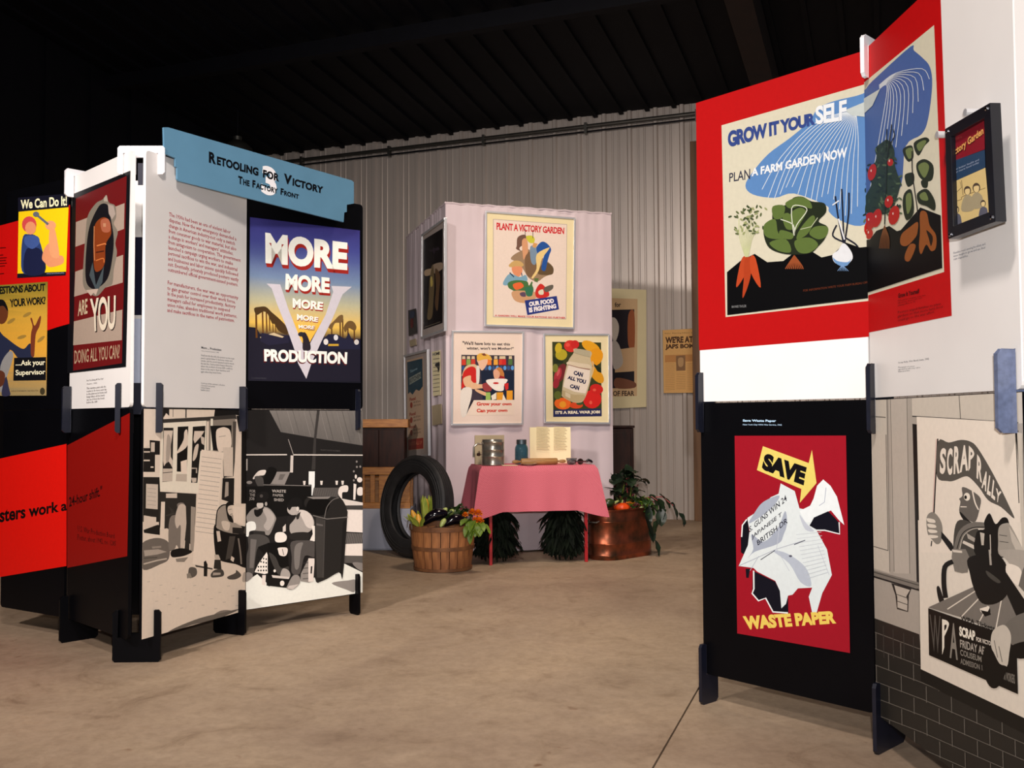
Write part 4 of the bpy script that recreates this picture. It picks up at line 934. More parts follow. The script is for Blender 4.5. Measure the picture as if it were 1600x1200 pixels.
# connector near the right edge of the picture, its broad face towards us, reflected light in its colour
SW = .0135
c = on(Q1, Q2, .03); connector('slotted_connector', c, (-.86, -.10), seam_prof(.05, .062, .105), M['navy_lit'], 'pale blue-grey connector at mid height near the right picture edge')
connector('floor_stand', c, (-.86, -.10), foot_prof(.06, .062), M['black'], 'black foot under the right end of the mural panel', cat='stand')

# ------------------------------------------------------------------ small black framed booklet on the right panel
SO = .05
def frame3(name, pl, corners, fw, depth, fm, label, cat, off=0.0, mat_m=None, parent=None, px=True, group=None, glass=True):
    """picture frame on plane pl; corners TL,TR,BR,BL photo pixels; returns root and the art plane distance"""
    c = [pl.pt(x, y, off + depth) - pl.n*(off + depth) for x, y in P(corners)]
    ctr = sum(c, Vector()) / 4
    root = empty(name, Vector((ctr.x, ctr.y, min(v.z for v in c))), label, cat, group)
    n = pl.n; mb = MB()
    def inset(k, w):
        a, b, d = c[k], c[(k+1) % 4], c[(k-1) % 4]; return a + (b-a).normalized()*w + (d-a).normalized()*w
    inn = [inset(k, fw) for k in range(4)]
    for k in range(4):
        j = (k+1) % 4; A = [c[k], c[j], inn[j], inn[k]]
        mb.add([v + n*(off) for v in A] + [v + n*(off+depth) for v in A], [(3,2,1,0),(4,5,6,7),(0,1,5,4),(1,2,6,5),(2,3,7,6),(3,0,4,7)])
    mb.build('frame', fm, root, bevel=.001)
    if mat_m: MB().add([v + n*(off+depth*.5) for v in inn] + [v + n*off for v in inn], [(3,2,1,0),(4,5,6,7),(0,1,5,4),(1,2,6,5),(2,3,7,6),(3,0,4,7)]).build('mat_board', mat_m, root)
    if glass: MB().add([v + n*(off+depth*.85) for v in inn], [(3,2,1,0)]).build('glass_pane', GL, root)
    return root, off + depth*.5
pq = PQ
root, dd = frame3('framed_booklet', pq, '1476,206 1547,162 1556,352 1482,381', .030, .028, M['blackframe'], 'small black deep frame with a Victory Garden booklet on the white panel', 'picture frame', off=SO, mat_m=M['blackframe'])
for x, y in ((1490,215),(1536,178)): 
    p = pq.pt(x, y, 0); MB().lathe([(.010,.001),(.010,SO-.001)], p, 10, axis=pq.n).build('spacer', M['alu'], root)
for x, y in ((1480,210),(1542,172),(1486,374),(1550,346)):
    p = pq.pt(x, y, SO+.028); MB().lathe([(.0055,0),(.0055,.003),(.003,.005)], p, 10, axis=pq.n).build('screw', M['chrome'], root, smooth=True)
a = Art(pq, 1.25, base=dd + .0005).view(1470, 150, 4.286)
a.p((120,22,34), '50,265 292,130 296,375 62,470'); a.p((36,58,84), '62,468 296,378 300,500 70,610'); a.p((196,172,116), '70,610 300,502 328,828 78,915')
a.t('GROW A', (150,70,60), '78,310 140,285 142,300 80,325'); a.t('Victory Garden', (60,10,16), '66,402 286,222 290,290 70,462', bold=.05); a.t('Victory Garden', (206,150,84), '60,396 284,216 288,284 64,456', bold=.03)
a.t('for better health and\nfor more food today', (130,140,160), '92,512 256,440 258,475 94,552', bold=.01)
a.l((110,92,64), 4, '85,740 140,720 150,700 300,640', 1); a.l((110,92,64), 4, '140,590 150,690'); a.l((90,76,56), 3, '90,690 140,640 130,600')
for x, y, s in ((105,790,1),(180,660,1.2),(240,640,1.3),(285,745,.9)):
    a.e((70,58,48), x, y, 20*s, 26*s); a.p((206,182,130), [(x-12*s, y-6*s), (x+12*s, y-10*s), (x+12*s, y+16*s), (x, y+24*s), (x-12*s, y+16*s)], 1)
    a.p((84,84,96) if s < 1.15 else (150,138,110), [(x-28*s, y+60*s), (x-10*s, y+28*s), (x+12*s, y+26*s), (x+32*s, y+50*s), (x+34*s, y+130), (x-30*s, y+140)], 1)
a.build('booklet', root)

# ------------------------------------------------------------------ cloth-covered tower
tf = Plane(TA, TB).quad(P('697,320 952.5,333 962,862 697,868'), [(0, TH), (Plane(TA, TB).w, TH), (Plane(TA, TB).w, 0), (0, 0)])
ts = Plane(TC, TA)
tw = empty('display_tower', ((TA[0]+TB[0])/2 - .2, (TA[1]+TB[1])/2 + .8, 0), 'tall square display tower draped in pale lilac cloth with framed posters', 'display stand')
nz = lambda *q: noise.noise(Vector(q))
def drape(pl, name, seed, amp=.034, hem=.012, nu=90, nzz=36, lean=0):
    mb = MB(); vs = []
    for j in range(nzz + 1):
        z = hem + (TH - hem) * j / nzz
        for i in range(nu + 1):
            u = pl.w * i / nu; k = math.sin(math.pi * i / nu) ** .4 if 0 < i < nu else 0
            f = amp * k * (.35*math.sin(u*26+seed) + .8*nz(u*5, z*.7, seed) + .5*nz(u*14, z*.5, seed+4)) * (.45 + .9*(1 - z/TH)) 
            gather = .004*math.sin(u*70+seed) * max(0, (z - TH + .35)/.35) * k
            vs.append(pl.at(u, z, f*.5 + gather + .004*k))
    fs = [(j*(nu+1)+i, j*(nu+1)+i+1, (j+1)*(nu+1)+i+1, (j+1)*(nu+1)+i) for j in range(nzz) for i in range(nu)]
    return mb.add(vs, fs).build(name, M['cloth'], tw, smooth=True)
TD = (TC[0] + TB[0] - TA[0], TC[1] + TB[1] - TA[1])
drape(tf, 'front_cloth', 1.3); drape(ts, 'side_cloth', 4.1); drape(Plane(TB, TD), 'side_cloth', 7.7, nu=30, nzz=12); drape(Plane(TD, TC), 'back_cloth', 9.1, nu=30, nzz=12)
mb = MB(); cs = [Vector((*p, TH)) for p in (TA, TB, TD, TC)]
mb.add(cs + [v - Vector((0,0,.02)) for v in cs], [(0,1,2,3),(7,6,5,4)]).build('top_cloth', M['cloth'], tw)
for k in range(4): 
    a_, b_ = cs[k], cs[(k+1) % 4]; mb = MB(); n_ = 24; rr = []
    pts = [a_ + (b_-a_)*(i/n_) + Vector((0,0,.004 + .004*math.sin(i*2.3+k))) for i in range(n_+1)]
    mb.tube(pts, .009, 6).build('cloth_hem', M['cloth'], tw, smooth=True)

def base_poster(a, q, col): a.p(col, q)
# PLANT A VICTORY GARDEN
root, dd = frame3('framed_poster', tf, '757.5,330 897.5,339 896.7,512.5 756.7,508', .016, .022, M['alu'], 'framed PLANT A VICTORY GARDEN poster high on the tower front', 'framed poster', off=.026, mat_m=M['mat_cream'])
a = Art(tf, 1.12, base=dd+.0008).view(755, 325, 6)
BG=(224,206,192); a.p((176,162,150), '86,106 774,146 771,1034 87,1014'); a.p(BG, '92,112 769,151 766,1029 92,1009')
a.t('PLANT A VICTORY GARDEN', (196,34,44), '118,138 748,178 745,240 118,206', bold=.035, sp=.92)
a.p((150,124,96), '250,470 300,420 400,380 470,420 560,470 640,540 640,600 560,640 500,680 420,650 360,560 300,500', 2); a.p((120,92,66), '390,420 500,430 520,560 440,640 390,600', 2); a.p((96,76,50), '560,500 640,540 640,610 560,620 500,600', 2)
a.p((110,80,66), '305,350 310,280 350,250 390,255 385,320 330,370 345,400 300,380', 2); a.p((206,150,110), '355,300 400,290 410,400 390,440 370,480 360,420', 1); a.p((196,192,60), '390,265 440,255 470,280 465,320 420,320', 2); a.l((40,40,40), 5, '383,190 383,250'); a.l((60,40,40), 5, '455,200 455,280')
a.p((120,140,160), '430,360 490,355 500,420 480,520 440,500', 2); a.p((206,150,90), '460,320 500,330 480,370 450,360'); a.p((36,80,150), '490,360 540,310 590,330 625,380 610,430 590,500 570,580 535,560 560,440 600,370 540,400 500,420', 1); a.p((226,196,130), '490,430 600,365 600,385 540,470 510,580 460,650 445,640 490,560', 1)
a.p((196,160,100), '232,530 280,490 340,495 370,530 330,550 250,550', 2); a.p((216,140,100), '262,550 350,545 355,600 320,640 275,610', 2); a.p((120,160,180), '180,690 240,610 330,640 390,620 400,680 300,690 200,720', 2); a.l((30,50,80), 10, '240,600 280,640'); a.l((30,50,80), 8, '350,600 355,630')
a.p((70,110,60), '230,690 300,670 400,680 420,720 450,680 460,790 400,820 260,760 225,730', 2); a.p((220,100,50), '270,710 340,690 370,730 300,760', 2); a.p((196,150,110), '270,770 480,780 500,820 400,880 290,860', 2); a.p((90,70,90), '335,790 380,780 390,820 350,820', 1); a.p((50,110,80), '385,740 450,740 450,810 400,815', 2)
a.p((222,206,196), '450,700 520,690 540,740 480,760', 2); a.p((196,44,36), '480,770 530,700 600,770 600,820 500,835', 2); a.p((214,206,180), '510,770 550,755 555,800 515,800', 1); a.p((90,110,60), '470,650 510,650 500,690 470,680'); a.p((96,90,80), '560,740 640,710 640,750 580,780', 1)
a.p((36,50,120), '380,858 680,815 702,940 405,995'); a.t('OUR FOOD', (236,226,226), '418,872 650,838 656,880 424,915', bold=.06); a.t('IS FIGHTING', (236,226,226), '418,925 672,888 678,930 424,972', bold=.06)
a.t('A GARDEN WILL MAKE YOUR RATIONS GO FURTHER', (196,60,60), '104,990 762,1012 762,1028 104,1006', bold=.03)
a.build('poster', root)
# GROW YOUR OWN
root, dd = frame3('framed_poster', tf, '706,514.7 818,516 817,663 704.7,662.7', .016, .022, M['alu'], 'framed Grow your own Can your own poster low on the tower front', 'framed poster', off=.026, mat_m=M['mat_pink'])
a = Art(tf, 1.12, base=dd+.0008).view(700, 510, 7.5)
a.p((226,206,188), '150,142 770,152 768,1030 148,1026'); a.t('"We\'ll have lots to eat this', (50,36,40), '168,160 718,180 718,212 168,204', bold=.03); a.t('winter, won\'t we Mother?"', (50,36,40), '216,222 762,232 758,268 216,266', bold=.03)
a.p((60,50,60), '155,318 770,328 770,850 150,850'); a.p((24,32,52), '380,500 770,510 770,850 400,850')
for x, c_ in ((160,(200,60,40)),(215,(130,160,80)),(268,(196,60,44)),(455,(226,120,50)),(530,(226,160,60)),(590,(206,60,40)),(625,(196,40,36)),(700,(80,110,60))):
    a.p(c_, [(x,372),(x+46,372),(x+48,438),(x-2,438)]); a.p((206,186,150), [(x+6,335),(x+40,335),(x+42,368),(x+4,368)])
for k in range(14): a.e((90,150,210) if k % 2 else (50,80,130), 175+k*44, 474, 18, 26)
a.p((210,180,140), '160,560 200,460 270,430 330,440 360,520 350,650 320,660 160,560', 2); a.p((196,36,28), '165,620 180,520 250,460 320,480 330,640 250,640 160,715', 2); a.p((216,210,200), '330,460 365,470 360,640 330,650', 1)
a.p((226,180,150), '340,370 450,360 450,430 400,500 370,480 350,420', 2); a.p((220,170,70), '335,330 380,300 470,320 510,380 440,370 390,380 345,390', 2); a.p((120,60,40), '385,310 420,300 450,330 410,330')
a.p((220,176,136), '175,600 260,560 270,620 330,660 470,670 490,720 400,710 300,720 210,700', 2); a.p((216,170,130), '320,720 440,760 470,790 430,800 330,750', 1)
a.p((150,60,60), '400,660 500,650 500,740 420,740', 1); a.p((216,160,130), '525,510 570,480 600,520 590,590 540,600', 2); a.p((190,120,60), '560,480 610,470 650,540 640,600 600,610 600,530', 2); a.p((150,36,36), '600,560 660,580 650,620 590,630'); a.p((232,222,212), '440,620 560,600 690,610 650,680 640,740 560,740 500,700', 2); a.e((190,40,40), 555, 652, 34, 12); a.e((232,226,210), 585, 705, 20, 18)
a.p((150,180,90), '440,760 490,760 495,850 436,850'); a.p((220,150,40), '565,760 640,760 640,850 565,850'); a.p((224,150,36), '680,740 750,740 750,850 680,850'); a.p((200,40,36), '650,660 700,650 700,720 670,740'); a.p((230,220,200), '500,800 560,760 560,840 510,850'); a.p((230,220,200), '640,780 675,850 630,850')
a.p((222,212,200), '152,735 270,710 262,850 215,1020 152,1024', 1); a.p((40,32,40), '262,850 300,850 240,960 212,1020 240,920')
a.p((226,206,188), '300,852 770,852 768,1030 240,1028 225,1010')
a.t('Grow your own', (196,56,36), '332,872 738,880 738,925 332,928', bold=.05); a.t('Can your own', (196,56,36), '332,950 690,955 690,1000 332,1008', bold=.05)
a.build('poster', root)
# CAN ALL YOU CAN
root, dd = frame3('framed_poster', tf, '848,519.3 952.7,520 954.7,663.3 850,660.7', .016, .022, M['alu'], 'framed CAN ALL YOU CAN poster with a glass jar and vegetables', 'framed poster', off=.026, mat_m=M['mat_cream'])
a = Art(tf, 1.1, base=dd+.0008).view(840, 510, 7.5)
a.p((58,62,30), '162,168 740,178 755,1055 178,1057'); 
for c_, x, y, rx, ry, r_ in (((176,160,40),270,320,70,66,0),((196,170,40),235,240,40,60,.2),((206,50,40),380,220,80,70,.3),((226,80,66),345,205,26,22,0),((196,40,36),430,200,50,50,0),((226,160,30),620,230,120,60,.5),((224,150,24),670,350,90,110,.5),((216,150,30),690,560,120,60,.9),((110,40,40),260,540,60,120,.4),((170,50,60),230,560,40,90,.3),((150,40,50),210,660,36,60,.2),((200,90,90),235,530,16,44,.3),((226,100,30),290,900,100,70,.1),((226,150,40),290,910,40,40,0),((206,36,30),640,850,110,110,0),((200,36,30),690,730,80,60,.2),((226,90,70),665,740,20,16,0),((226,90,70),622,890,18,22,0),((206,70,30),450,920,80,40,0),((90,100,40),230,800,44,50,0),((120,120,50),200,480,34,50,0),((60,80,40),490,900,40,20,0)):
    a.e(c_, x, y, rx, ry, r_)
a.p((30,40,24), '640,420 740,480 745,540 700,520'); a.p((36,44,24), '170,330 210,370 300,400 280,430 180,420')
a.p((196,180,146), '425,250 620,285 615,370 640,480 600,700 545,850 490,890 400,880 290,820 280,770 300,600 350,400 415,300', 1); a.p((176,166,138), '432,245 615,280 612,350 420,300'); a.p((214,198,170), '360,400 480,420 600,440 600,490 350,440', 1); a.p((150,110,90), '350,435 480,470 610,490 605,505 470,490 345,450'); a.l((150,140,110), 5, '425,300 520,330 612,352')
a.p((226,212,196), '355,445 480,480 612,505 600,650 560,780 430,760 295,700 320,570', 0)
a.l((206,190,150), 10, '640,400 655,480 620,600', 1); a.p((180,160,120), '290,740 400,790 545,800 540,850 480,885 380,870 290,810', 1); a.p((206,190,160), '320,760 380,790 380,840 320,810')
a.t('CAN', (32,34,70), '425,508 532,535 520,590 412,555', bold=.06); a.t('ALL YOU', (32,34,70), '352,566 568,622 556,672 342,608', bold=.06); a.t('CAN', (32,34,70), '382,668 490,690 478,745 370,710', bold=.06)
a.p((40,42,84), '178,972 750,962 755,1055 178,1057'); a.t("IT'S A REAL WAR JOB!", (226,214,190), '202,986 735,984 735,1030 206,1034', bold=.06)
a.build('poster', root)
# left side of the tower
root, dd = frame3('framed_poster', ts, '658,366.5 694,340 694,517 657,530', .02, .024, M['alu'], 'tall framed black poster high on the left side of the tower', 'framed poster', off=.024, mat_m=M['mat_grey'])
a = Art(ts, 1.3, base=dd+.001).view(600, 300, 4)
a.p((18,14,16), '246,300 367,226 366,818 246,860')
for q, c_ in (('280,370 300,335 312,390 330,345 345,360', (50,40,50)), ('255,490 300,480 305,510 258,525', (176,150,120)), ('300,460 360,440 365,480 305,510', (150,130,110)), ('285,550 305,450 315,560 310,660 300,780 270,790 280,680', (104,88,60)), ('320,480 350,520 345,620 335,740 318,700 325,600', (90,66,44)), ('290,540 300,530 305,580 292,590', (190,170,90))): a.p(c_, q, 1)
a.l((120,110,90), 3, '252,846 350,812'); a.build('poster', root)
root, dd = frame3('framed_poster', ts, '630.5,555 667,545.5 669,712 632,722', .02, .024, M['alu'], 'white framed poster with teal top low on the tower side behind the tyre', 'framed poster', off=.024, mat_m=M['mat_grey'])
a = Art(ts, 1.2, base=dd+.001).view(620, 340, 3)
a.p((190,160,132), '46,670 124,650 128,1085 52,1092'); a.p((34,66,80), '48,678 120,660 122,790 106,812 90,806 74,830 62,818 52,828', 0); a.p((140,150,140), '58,752 112,722 114,752 60,784'); a.t('KITCHEN', (60,70,70), '60,756 112,728 113,748 61,778', bold=.03)
a.t('Save', (120,150,160), '62,715 96,700 96,712 64,728', bold=.03)
for y in (845, 915, 975): a.t('Food', (150,56,40), [(60,y),(88,y-6),(88,y+10),(60,y+16)], bold=.04); a.e((150,60,40), 68, y+34, 6, 14); a.t('eat all you\ntake home', (90,60,50), [(78,y+14),(112,y+8),(112,y+34),(78,y+42)])
a.p((150,48,36), '54,1040 124,1032 124,1082 54,1090'); a.t('EAT IT ALL UP', (190,110,80), '60,1052 118,1046 118,1062 60,1070', bold=.03)
a.build('poster', root)
def flat(name, pl, q, m, label, cat, off=.012, th=.003):
    c = [pl.pt(x, y, off) for x, y in P(q)]
    return MB().prism(c, pl.n*th).build(name, m, label=label, cat=cat)
o = flat('picture_card', ts, '638,485 650,482 652,520 639,525', M['blackframe'], 'small dark picture pinned left on the tower side', 'picture'); a = Art(ts, 1.2, base=.016).view(600, 300, 4); a.p((96,40,40), '165,800 180,790 182,840 168,850', 1); a.p((50,60,80), '160,750 190,745 190,780 165,790', 1); a.build('picture', o)
flat('label_card', ts, '640,532 650,529 651,539 641,542', M['card'], 'tiny tan label card under the small dark picture', 'card')
o = flat('instruction_sheet', ts, '675,550 688,547 689,617 677,619', M['paper'], 'narrow printed sheet with black drawing on the tower side', 'paper'); a = Art(ts, 1.0, base=.016).view(620, 340, 3); a.t('HOME', (40,36,34), '167,635 202,628 202,642 167,648', bold=.04); a.p((30,28,28), '178,690 200,676 200,710 194,726 190,706', 1)
for k in range(9): a.l((120,110,90), 3, [(170, 664+k*19), (200, 660+k*19)])
a.build('print', o)
flat('label_card', ts, '675,634 690,631 691,662 676,665', M['card'], 'tan blank card below the narrow sheet on the tower side', 'card')

# ------------------------------------------------------------------ posters on the ribbed wall
def wallflat(name, q, m, label, cat, off=.034, th=.008):
    c = [wall.pt(x, y, off) for x, y in P(q)]; return MB().prism(c, wall.n*th).build(name, m, label=label, cat=cat)
o = wallflat('wall_poster', '915,449 1010,453 1010,636 915,640', M['mat_cream'], 'cream poster on the ribbed wall half hidden behind the tower', 'poster')
a = Art(wall, 1.15, base=.0435).view(940, 430, 4.8)
a.p((206,172,130), '-70,168 270,178 265,905 -70,915'); a.p((34,28,34), '-20,262 245,256 245,845 -10,850'); a.p((150,84,50), '200,300 245,280 245,560 200,520', 1); a.p((196,160,120), '100,560 245,540 245,720 100,730'); a.p((196,184,170), '60,340 100,320 130,380 120,460 90,500', 2); a.p((180,170,160), '80,500 130,520 160,660 90,700', 1); a.p((120,76,56), '110,770 245,800 245,845 105,845', 1)
a.t('for', (60,44,40), '98,205 145,202 145,238 98,240', bold=.03); a.t('FREEDOM OF FEAR', (70,54,44), '-110,868 246,866 246,905 -110,910', bold=.03)
a.build('poster', o)
o = wallflat('newspaper', '1035,516 1108,512 1108,613 1037,614', M['card'], 'yellowed wartime newspaper front page pinned on the ribbed wall', 'newspaper')
a = Art(wall, 1.2, base=.0435).view(940, 430, 4.8)
a.p((222,172,106), '460,412 810,396 810,880 466,884'); a.p((196,138,80), '475,600 800,590 800,640 475,655'); a.t("WE'RE AT WAR", (80,50,30), '478,462 810,450 810,500 478,512', bold=.05); a.t('JAPS BOMB U.S.', (80,50,30), '478,518 812,508 812,552 478,562', bold=.05)
a.t('Extra  Morning Edition  December 1941', (110,76,46), '475,432 800,422 800,434 475,444')
a.p((140,104,70), '558,605 628,600 628,715 560,718'); a.p((190,150,104), '575,625 612,622 610,680 578,682', 2)
for k in range(16):
    for x0, x1 in ((478, 548), (640, 710), (722, 800)): a.l((186,136,84), 3, [(x0, 665+k*13), (x1, 662+k*13)])
for k in range(10): a.l((186,136,84), 3, [(560, 735+k*13), (630, 733+k*13)])
a.build('print', o)
# ------------------------------------------------------------------ plinth, oak bench, cabinets
def at(px, py, Y):
    r = ray(px, py); return CAM + r * (Y / r.y)
def zrot(v, a): c, s_ = math.cos(a), math.sin(a); return Vector((v.x*c - v.y*s_, v.x*s_ + v.y*c, v.z))
pf = at(641, 795, 8.45)
MB().box((-2.9, 8.45, .012), (pf.x, 8.98, pf.z)).box((-2.88, 8.47, 0), (pf.x-.02, 8.96, .012)).build('plinth', M['plinth'], bevel=.006, label='low pale grey plinth under the oak bench at the back left', cat='plinth')
zt = pf.z; X0, X1 = -1.55, pf.x - .005; yb = 8.50
bn = empty('oak_bench', ((X0+X1)/2, 8.62, zt), 'light oak slatted bench standing on the grey plinth behind the tyre', 'bench')
ztop = at(600, 730, 8.5).z
def bb(name, lo, hi, m=M['oak'], par=bn): return MB().box(lo, hi).build(name, m, par, bevel=.003)
bb('bottom_rail', (X0, yb, zt), (X1, yb+.03, zt+.05)); bb('top_rail', (X0-.02, yb-.01, ztop-.065), (X1+.0, yb+.04, ztop))
xs = at(590, 760, 8.5).x
bb('side_panel', (xs+.01, yb+.002, zt+.051), (X1-.002, yb+.024, ztop-.066))
sl0 = None; x = xs - .045
while x > X0:
    if sl0 is None: sl0 = MB().box((x-.02, yb+.004, zt+.051), (x+.02, yb+.022, ztop-.066)).build('slat', M['oak'], bn, bevel=.002); sx = x
    else:
        c = sl0.copy(); COL.objects.link(c); c.location.x += x - sx
    x -= .088
bb('seat', (X0, yb+.045, ztop-.12), (X1, yb+.26, ztop-.09)); bb('back_rail', (X0, yb+.23, zt), (X1, yb+.26, ztop-.121))
cb = empty('cabinet', (-1.6, 8.88, zt), 'dark brown cabinet with a light oak top behind the oak bench', 'cabinet')
ct = at(600, 655, 8.9).z; cbz = at(600, 668, 8.8).z; cx1 = at(633, 700, 8.8).x + .03
MB().box((-2.3, 8.79, zt), (cx1-.03, 8.955, cbz-.001)).build('body', M['darkwood'], cb, bevel=.004)
for i, (xa, xb) in enumerate(((-2.28, -1.92), (-1.915, -1.56), (-1.555, -1.21), (-1.205, cx1-.035))):
    MB().box((xa, 8.775, zt+.02), (xb, 8.789, cbz-.02)).build('door', M['darkwood'], cb, bevel=.003)
MB().box((-2.34, 8.77, cbz), (cx1, 8.97, ct)).build('top_board', M['oak'], cb, bevel=.004)
k0 = at(963, 665, 9.75); k1 = at(990, 665, 9.75)
cb = empty('cabinet', (k0.x, 9.9, 0), 'dark wooden cabinet standing right of the tower before the ribbed wall', 'cabinet')
MB().box((k0.x-.45, 9.75, 0), (k1.x, 10.15, k0.z-.025)).build('body', M['darkwood'], cb, bevel=.01)
MB().box((k0.x-.46, 9.735, k0.z-.024), (k1.x+.01, 10.16, k0.z)).build('top_board', M['darkwood'], cb, bevel=.006)
MB().box((k0.x-.2, 9.738, .08), (k1.x-.03, 9.749, k0.z-.07)).build('door', M['darkwood'], cb, bevel=.004)

# ------------------------------------------------------------------ table with pink cloth
TZ = .765; F0 = Vector((-.235, 7.50, 0)); ta = math.radians(12); tu = Vector((math.cos(ta), math.sin(ta), 0)); tv = Vector((-tu.y, tu.x, 0)); TWd, TDp = .905, .48
tt = empty('table', F0 + tu*TWd/2 + tv*TDp/2, 'small table with thin red metal legs under a pink cloth', 'table')
MB().obox(F0 + Vector((0,0,TZ-.022)), tu*TWd, tv*TDp, Vector((0,0,.02))).build('table_top', M['redpaint'], tt)
for a_, b_ in ((.075, .05), (TWd-.06, .05), (.075, TDp-.05), (TWd-.06, TDp-.05)):
    p = F0 + tu*a_ + tv*b_
    MB().obox(p - tu*.012 - tv*.012, tu*.024, tv*.024, Vector((0,0,TZ-.0225))).build('leg', M['redpaint'], tt, bevel=.002)
for q0, q1 in (((.09,.045),(TWd-.075,.045)), ((.09,TDp-.055),(TWd-.075,TDp-.055))):
    MB().obox(F0 + tu*q0[0] + tv*q0[1] + Vector((0,0,TZ-.083)), tu*(q1[0]-q0[0]), tv*.012, Vector((0,0,.06))).build('apron', M['redpaint'], tt)
def cloth():
    mb = MB(); per = []; N = 40; n2 = 22
    for i in range(N): per.append((i/N*TWd, 0, (0, -1)))
    for i in range(n2): per.append((TWd, i/n2*TDp, (1, 0)))
    for i in range(N): per.append((TWd - i/N*TWd, TDp, (0, 1)))
    for i in range(n2): per.append((0, TDp - i/n2*TDp, (-1, 0)))
    R = 14; vs = []; n = len(per)
    corners = [(0,0),(TWd,0),(TWd,TDp),(0,TDp)]
    for j in range(R + 1):
        t = j / R
        for i, (u, v, d) in enumerate(per):
            cd_, cc = min((math.hypot(u-c[0], v-c[1]), c) for c in corners)
            k = max(0, 1 - cd_/.17); k = k*k*(3-2*k)
            dx = (-1 if cc[0] == 0 else 1) * k; dy = (-1 if cc[1] == 0 else 1) * k
            ox = d[0]*(1-k) + dx; oy = d[1]*(1-k) + dy
            drop = .352 + .055*k
            fl_ = .012 + .018*t + .055*k*t + .006*t*math.sin((u+v)*30)*(1-k)
            e = .006*math.sin(min(1, t*5)*math.pi/2)
            P_ = F0 + tu*(u + ox*(fl_*(t>0)+e)) + tv*(v + oy*(fl_*(t>0)+e)) + Vector((0,0,TZ + .003 - drop*t + (.0 if j else 0)))
            vs.append(P_)
    fs = [(j*n+i, j*n+(i+1)%n, (j+1)*n+(i+1)%n, (j+1)*n+i) for j in range(R) for i in range(n)]
    b = len(vs); G = [(i, j) for j in range(9) for i in range(13)]
    vs += [F0 + tu*(TWd*i/12) + tv*(TDp*j/8) + Vector((0,0,TZ+.003)) for i, j in G]
    fs += [(b+j*13+i, b+j*13+i+1, b+(j+1)*13+i+1, b+(j+1)*13+i) for j in range(8) for i in range(12)]
    mb.add(vs, [tuple(reversed(f)) for f in fs[:R*n]] + fs[R*n:])
    o = mb.build('tablecloth', M['pink'], smooth=True, label='pink checked tablecloth draped over the small table', cat='tablecloth')
    nt = M['pink'].node_tree; tc = nt.nodes.new('ShaderNodeTexCoord')
    ck = nt.nodes.new('ShaderNodeTexChecker'); ck.inputs['Scale'].default_value = 150; ck.inputs['Color1'].default_value = (*lin((214,112,124)), 1); ck.inputs['Color2'].default_value = (*lin((194,88,104)), 1)
    nt.links.new(tc.outputs['Object'], ck.inputs['Vector']); nt.links.new(ck.outputs[0], nt.nodes['Principled BSDF'].inputs['Base Color'])
    return o
cloth()
T0 = TZ + .0045
def tp(px, py, v):                        # point on the table surface under a photo column, v metres behind the front edge
    r = ray(px, py); o_ = F0 + tv*v; n = tv; t = (o_ - CAM).dot(n) / r.dot(n); q = CAM + r*t; return Vector((q.x, q.y, T0))
# flour sifter
c = tp(770, 720, .16); k = 7.72/FPX
sf = empty('flour_sifter', c, 'large worn tin flour sifter with side handle on the table left end', 'sifter')
R_ = 17.2*k; H_ = 40*k
MB().lathe([(R_*.98,0),(R_*1.02,.004),(R_*.98,.012),(R_*.98,H_*.3),(R_*1.02,H_*.33),(R_*.98,H_*.36),(R_*.98,H_*.56),(R_*1.02,H_*.59),(R_*.98,H_*.62),(R_*.98,H_*.86),(R_*1.03,H_*.89),(R_*.97,H_*.93),(R_*.95,H_),(R_*.9,H_*.99),(R_*.9,H_*.5)], c, 36).build('body', M['tin'], sf, smooth=True)
MB().tube([c + Vector((-R_*.97,-.02,H_*.82)), c + Vector((-R_*1.35,-.03,H_*.84)), c + Vector((-R_*1.68,-.035,H_*.72)), c + Vector((-R_*1.7,-.035,H_*.32))], .008, 8).build('handle', M['tin'], sf, smooth=True)
MB().tube([c + Vector((-R_*.97,-.03,H_*.42)), c + Vector((-R_*1.18,-.04,H_*.42)), c + Vector((-R_*1.22,-.05,H_*.56))], .004, 6).build('crank', M['tin'], sf, smooth=True)
MB().lathe([(0,0),(.013,.004),(.015,.014),(.011,.024),(0,.028)], c + Vector((-R_*1.25,-.052,H_*.36)), 12).build('knob', M['darkwood'], sf, smooth=True)
# tan card standing behind it
q0 = tp(742, 720, .30); q1 = tp(788, 720, .30); w_ = (q1-q0)
MB().obox(q0, w_, tv*.012, Vector((0,.02,46*k))).build('standing_card', M['card'], bevel=.002, label='tan board standing behind the flour sifter on the table', cat='card')
# blue glass jar
c = tp(815, 720, .24); r_ = 10.6*k; h = 39*k
jr = empty('canning_jar', c, 'blue glass canning jar with grey zinc lid on the table', 'jar')
MB().lathe([(r_*.9,0),(r_,.008),(r_,h*.62),(r_*.92,h*.72),(r_*.72,h*.80),(r_*.7,h*.84),(r_*.66,h*.84),(r_*.68,h*.78),(r_*.88,h*.70),(r_*.95,h*.6),(r_*.95,.014),(r_*.6,.012),(0,.016)], c, 28).build('glass', M['blueglass'], jr, smooth=True)
MB().lathe([(r_*.74,h*.81),(r_*.76,h*.815),(r_*.76,h*.99),(r_*.70,h),(0,h)], c, 24).build('lid', M['zinc'], jr, smooth=True)
